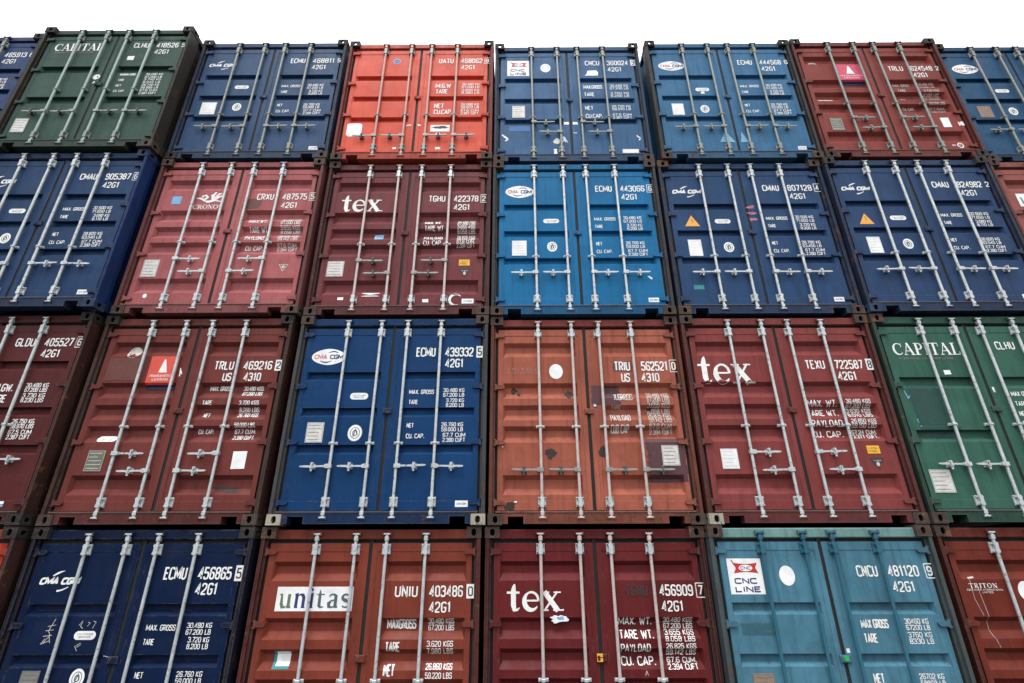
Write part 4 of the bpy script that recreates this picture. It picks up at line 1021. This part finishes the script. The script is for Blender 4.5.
# ------------------------------------------------------------------ the wall of containers
OFF = {'A-1':(.031,-.006),'A-2':(.037,-.041),'A-3':(.04,-.29),'A0':(.002,.055),'A1':(.065,.008),'A2':(.044,-.004),'A3':(.071,.101),
'B-1':(.027,.032),'B-2':(.022,-.037),'B-3':(.004,-.238),'B0':(-.002,.043),'B1':(-.013,.044),'B2':(-.032,-.013),'B3':(-.015,.04),
'C-1':(.022,.026),'C-2':(-.024,0),'C-3':(-.059,-.112),'C0':(0,.078),'C1':(-.015,.049),'C2':(-.031,.027),
'D-1':(-.02,.074),'D-2':(-.026,.01),'D0':(-.029,.105),'D1':(-.069,0),'D2':(-.032,.049),'D-3':(-.06,-.10),'A-4':(-.04,-.18)}
ROW = {'A':3, 'B':2, 'C':1, 'D':0}
g_ = lambda r, g, b: srgb(r, g, b)
SPEC = {
'A-4': dict(kind='flat', col=g_(38,58,104), marks=m_A4, rod='galv_dull', castings=['dark']*4, label='navy blue container cut by left frame edge, top tier, behind the jutting green one'),
'A-3': dict(kind='two', col=g_(50,92,76), marks=m_A3n, rod='rod_green', handles='high', mid=1.18, side=(.030,.028,.022), post=(.030,.028,.022), sidewear=.6, castings=['dark','dark','brown','brown'], label='dark green container jutting out of the top tier, white serif word on left door'),
'A-2': dict(kind='flat', col=g_(32,60,108), marks=m_A2n, rod='galv_dull', castings=['dark','dark','dark','brown'], label='navy blue container in top tier between the green and the bright orange-red container'),
'A-1': dict(kind='flat', col=g_(206,62,46), marks=m_A1n, rod='rod_orange', handles='low', castings=['dark','dark','brown','brown'], post=g_(120,50,45), grime=.3, label='bright orange-red container, the most vivid red one, in the top tier'),
'A0': dict(kind='flat', col=g_(46,82,118), marks=m_A0, rod='galv_dull', handles='step', fade=.8, castings=['dark','dark','brown','brown'], wear=.2, label='faded grey-blue container in top tier, square white sign and torn sticker scraps on doors'),
'A1': dict(kind='flat', col=g_(38,92,140), marks=m_A1, rod='galv_dull', castings=['dark','dark','brown','brown'], post=(.03,.035,.04), label='mid-blue container in top tier with oval white logo, left of a brick-red container'),
'A2': dict(kind='deep', col=g_(136,62,52), marks=m_A2, rod='galv_dull', handles='step', castings=['dark']*4, wear=.25, label='brick-red container in top tier with a pinkish red square panel on its left door'),
'A3': dict(kind='flat', col=g_(30,78,118), marks=m_A3, rod='galv_dull', castings=['dark','dark','brown','brown'], label='blue container with brown data plate, cut by the frame in the top right corner'),
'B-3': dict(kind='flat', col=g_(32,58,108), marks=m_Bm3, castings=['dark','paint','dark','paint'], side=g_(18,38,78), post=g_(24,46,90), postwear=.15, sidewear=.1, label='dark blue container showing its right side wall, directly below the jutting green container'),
'B-2': dict(kind='deep', col=g_(160,76,80), marks=m_Bm2, handles='facing', rod='galv', castings=['brown']*4, fade=.7, label='dusty pink-red container with white winged creature logo, second tier from top'),
'B-1': dict(kind='deep', col=g_(118,54,60), marks=m_Bm1, handles='facing', rod='rod_pink', castings=['brown']*4, label='maroon container with white three-letter word, directly below the bright orange-red container'),
'B0': dict(kind='flat', col=g_(14,92,148), marks=m_B0, castings=['brown']*4, post=(.035,.04,.045), label='bright azure blue container between a maroon one and a navy one, second tier'),
'B1': dict(kind='flat', col=g_(38,62,104), marks=m_B1, castings=['brown']*4, label='navy container with orange warning triangle and pink scuffs, right beside the azure container'),
'B2': dict(kind='flat', col=g_(32,56,96), marks=m_B2, castings=['dark','dark','paint','brown'], label='navy container with orange warning triangle and no scuffs, above the right-hand green container'),
'B3': dict(kind='deep', col=g_(140,68,62), marks=m_B3, handles='facing', castings=['brown']*4, label='red container with a white sign, only a sliver showing at the right frame edge'),
'C-3': dict(kind='three_high', col=g_(98,36,40), marks=m_Cm3, handles='high', side=(.035,.016,.013), post=(.045,.017,.014), sidewear=.55, castings=['dark']*4, label='dark maroon container with rusty exposed side wall, third tier, cut by left frame edge'),
'C-2': dict(kind='deep', col=g_(124,58,56), marks=m_Cm2, handles='step' if False else [(0,1,.80),(1,-1,.60),(3,-1,.80),(2,1,.60)], castings=['dark','dark','brown','brown'], post=(.05,.025,.02), wear=.2, label='maroon container with bright red square panel of a white sail shape, third tier'),
'C-1': dict(kind='flat', col=g_(18,74,136), marks=m_Cm1, castings=['brown','brown','pale','pale'], post=(.05,.055,.06), grime=.25, label='royal blue container with oval white globe logo, third tier, above the white board container'),
'C0': dict(kind='deep', col=g_(176,82,68), marks=m_C0, handles=[(0,-1,.61),(1,-1,.61),(2,1,.61),(3,1,.61)], rod='rod_pink', castings=['brown']*4, edgewear=.8, wear=.36, fade=.8, grime=.6, header=g_(120,56,52), bent=2, label='weathered salmon-red container with dark paint patches and blank white oval, third tier'),
'C1': dict(kind='deep', col=g_(128,48,50), marks=m_C1, handles='step', castings=['brown','brown','pale','brown'], label='maroon container with large white three-letter word, between the salmon-red and green containers'),
'C2': dict(kind='two', col=g_(38,96,76), marks=m_C2, castings=['brown']*4, wear=.2, fade=.6, label='green container with white serif word, third tier, cut by the right frame edge'),
'D-3': dict(kind='deep', col=g_(170,58,40), marks=m_Dm3, side=(.035,.017,.015), post=(.045,.02,.017), sidewear=.5, castings=['dark']*4, label='orange-red container, only a sliver showing in the bottom left corner'),
'D-2': dict(kind='flat', col=g_(14,48,98), marks=m_Dm2, castings=['dark']*4, label='dark navy container with pale scratched graffiti on its left door, bottom tier'),
'D-1': dict(kind='deep', col=g_(146,64,52), marks=m_Dm1, handles='facing', castings=['brown']*4, post=g_(80,35,32), label='brick-red container with white signboard of thin grey lowercase lettering, bottom tier'),
'D0': dict(kind='deep', col=g_(112,44,52), marks=m_D0, handles='facing', rod='rod_pink', castings=['brown']*4, label='dark maroon container with yellow seal and torn sticker below its white word, bottom tier'),
'D1': dict(kind='flat', col=g_(56,124,148), marks=m_D1, wear=.34, grime=.7, rod=g_(44,98,118), hw=1, castings=['brown']*4, rods=(.568,1.035,1.352,1.825), header=g_(104,140,136), headwear=.5, post=(.05,.07,.075), fade=.6, label='turquoise container with square white sign and rods painted turquoise, bottom tier'),
'D2': dict(kind='deep', col=g_(128,48,38), marks=m_D2, castings=['brown']*4, label='rust-red container with small white serif lettering, cut by frame in bottom right corner'),
}
TINT = {'A-4': (0.0161, 0.0407, 0.121), 'A-3': (0.0277, 0.0644, 0.0499), 'A-2': (0.0305, 0.0696, 0.1504), 'A-1': (0.6063, 0.089, 0.0532), 'A0': (0.0381, 0.1046, 0.2149), 'A1': (0.0379, 0.1333, 0.2539), 'A2': (0.2106, 0.0396, 0.0319), 'A3': (0.0115, 0.0621, 0.1392), 'B-3': (0.0123, 0.0386, 0.1017), 'B-2': (0.33, 0.0948, 0.0975), 'B-1': (0.1528, 0.038, 0.0421), 'B0': (0.0078, 0.133, 0.3012), 'B1': (0.0193, 0.0545, 0.1325), 'B2': (0.0184, 0.0465, 0.1157), 'B3': (0.2512, 0.0694, 0.0589), 'C-3': (0.077, 0.0144, 0.0152), 'C-2': (0.1416, 0.0329, 0.0281), 'C-1': (0.0036, 0.0362, 0.1164), 'C0': (0.3066, 0.0859, 0.0535), 'C1': (0.1905, 0.0407, 0.0386), 'C2': (0.03, 0.0969, 0.0693), 'D-3': (0.3551, 0.0354, 0.017), 'D-2': (0.0017, 0.0102, 0.0416), 'D-1': (0.1842, 0.0371, 0.0225), 'D0': (0.1115, 0.0137, 0.0153), 'D1': (0.0622, 0.1724, 0.2406), 'D2': (0.1327, 0.0234, 0.0145)}   # linear paint colours
for k, (ident, sp) in enumerate(SPEC.items()):
    if ident in TINT: sp['col'] = TINT[ident]
    row, colm = ident[0], int(ident[1:])
    dx, dy = OFF[ident]; sp['seed'] = hash_seed(k+1)
    make_container(ident, colm*PITCH+dx, dy, ROW[row]*TIER, sp)

# ------------------------------------------------------------------ ground
mb = MB(); R_ = 600
mb.quad((-R_, -R_, -.003), (R_, -R_, -.003), (R_, R_, -.003), (-R_, R_, -.003))
gm, t, b = nt('yard_concrete')
g = node(t, 'ShaderNodeNewGeometry'); P = g.outputs['Position']
c = mixc(t, ramp(t, noise(t, P, .35, 8, .7), .35, .65), (.055, .054, .052), (.085, .083, .08))
c = mixc(t, ramp(t, noise(t, P, 2.2, 8, .7), .5, .72), c, (.04, .039, .038))
t.links.new(c, b.inputs['Base Color']); b.inputs['Roughness'].default_value = .85
gr = add('ground', mb.mesh('ground'), None, gm); gr['kind'] = 'structure'

# ------------------------------------------------------------------ light: an overcast day
wd = bpy.data.worlds.new('World'); S.world = wd; wd.use_nodes = True
t = wd.node_tree; t.nodes.clear()
out = t.nodes.new('ShaderNodeOutputWorld'); bg = t.nodes.new('ShaderNodeBackground')
sky = t.nodes.new('ShaderNodeTexSky'); sky.sky_type = 'NISHITA'; sky.sun_disc = False
ELEV, AZ = radians(66), radians(200)
sky.sun_elevation = ELEV; sky.sun_rotation = AZ; sky.air_density = 1.0; sky.dust_density = 2.0
hsv = t.nodes.new('ShaderNodeHueSaturation'); hsv.inputs['Saturation'].default_value = .12
t.links.new(sky.outputs[0], hsv.inputs['Color'])
tc = t.nodes.new('ShaderNodeTexCoord'); sx = t.nodes.new('ShaderNodeSeparateXYZ'); t.links.new(tc.outputs['Generated'], sx.inputs[0])
grad = ramp(t, sx.outputs[2], 0, 1, .20, 1.)          # overcast sky, brightest overhead, dull towards the horizon
nz = ramp(t, noise(t, tc.outputs['Generated'], 2.2, 5, .6), .3, .7, .9, 1.08)
oc = mixc(t, 1., mixc(t, mth(t, 'MULTIPLY', grad, nz), (0, 0, 0), (19.5, 19.9, 20.4)), (1, 1, 1), 'MULTIPLY')
cl = mixc(t, .8, hsv.outputs[0], oc)
t.links.new(cl, bg.inputs['Color']); bg.inputs['Strength'].default_value = .15
t.links.new(bg.outputs[0], out.inputs[0])
sun = bpy.data.lights.new('sun', 'SUN'); sun.energy = 1.5; sun.angle = radians(18); sun.color = (1, .98, .95)
so = bpy.data.objects.new('sun', sun); COL.objects.link(so)
import mathutils
d = mathutils.Vector((sin(AZ)*cos(ELEV), cos(AZ)*cos(ELEV), sin(ELEV)))
so.rotation_euler = d.to_track_quat('Z', 'Y').to_euler(); so.location = (0, -20, 30)

# ------------------------------------------------------------------ camera
cam = bpy.data.cameras.new('camera'); co = bpy.data.objects.new('camera', cam); COL.objects.link(co)
cam.sensor_width = 36; cam.lens = 521.7027/1024*36; cam.clip_end = 2000; cam.clip_start = .05
pt, yw, rl = .4151, -.0030826, -.0026435
f = mathutils.Vector((sin(yw)*cos(pt), cos(yw)*cos(pt), sin(pt))); r0 = mathutils.Vector((cos(yw), -sin(yw), 0)); u0 = r0.cross(f)
r = r0*cos(rl)+u0*sin(rl); u = -r0*sin(rl)+u0*cos(rl)
m = mathutils.Matrix((r, u, -f)).transposed().to_4x4(); m.translation = (.298, -6.0673, -.4737+Z0)
co.matrix_world = m
S.camera = co
S.view_settings.view_transform = 'Standard'; S.view_settings.look = 'None'; S.view_settings.exposure = 0.36; S.view_settings.gamma = 1
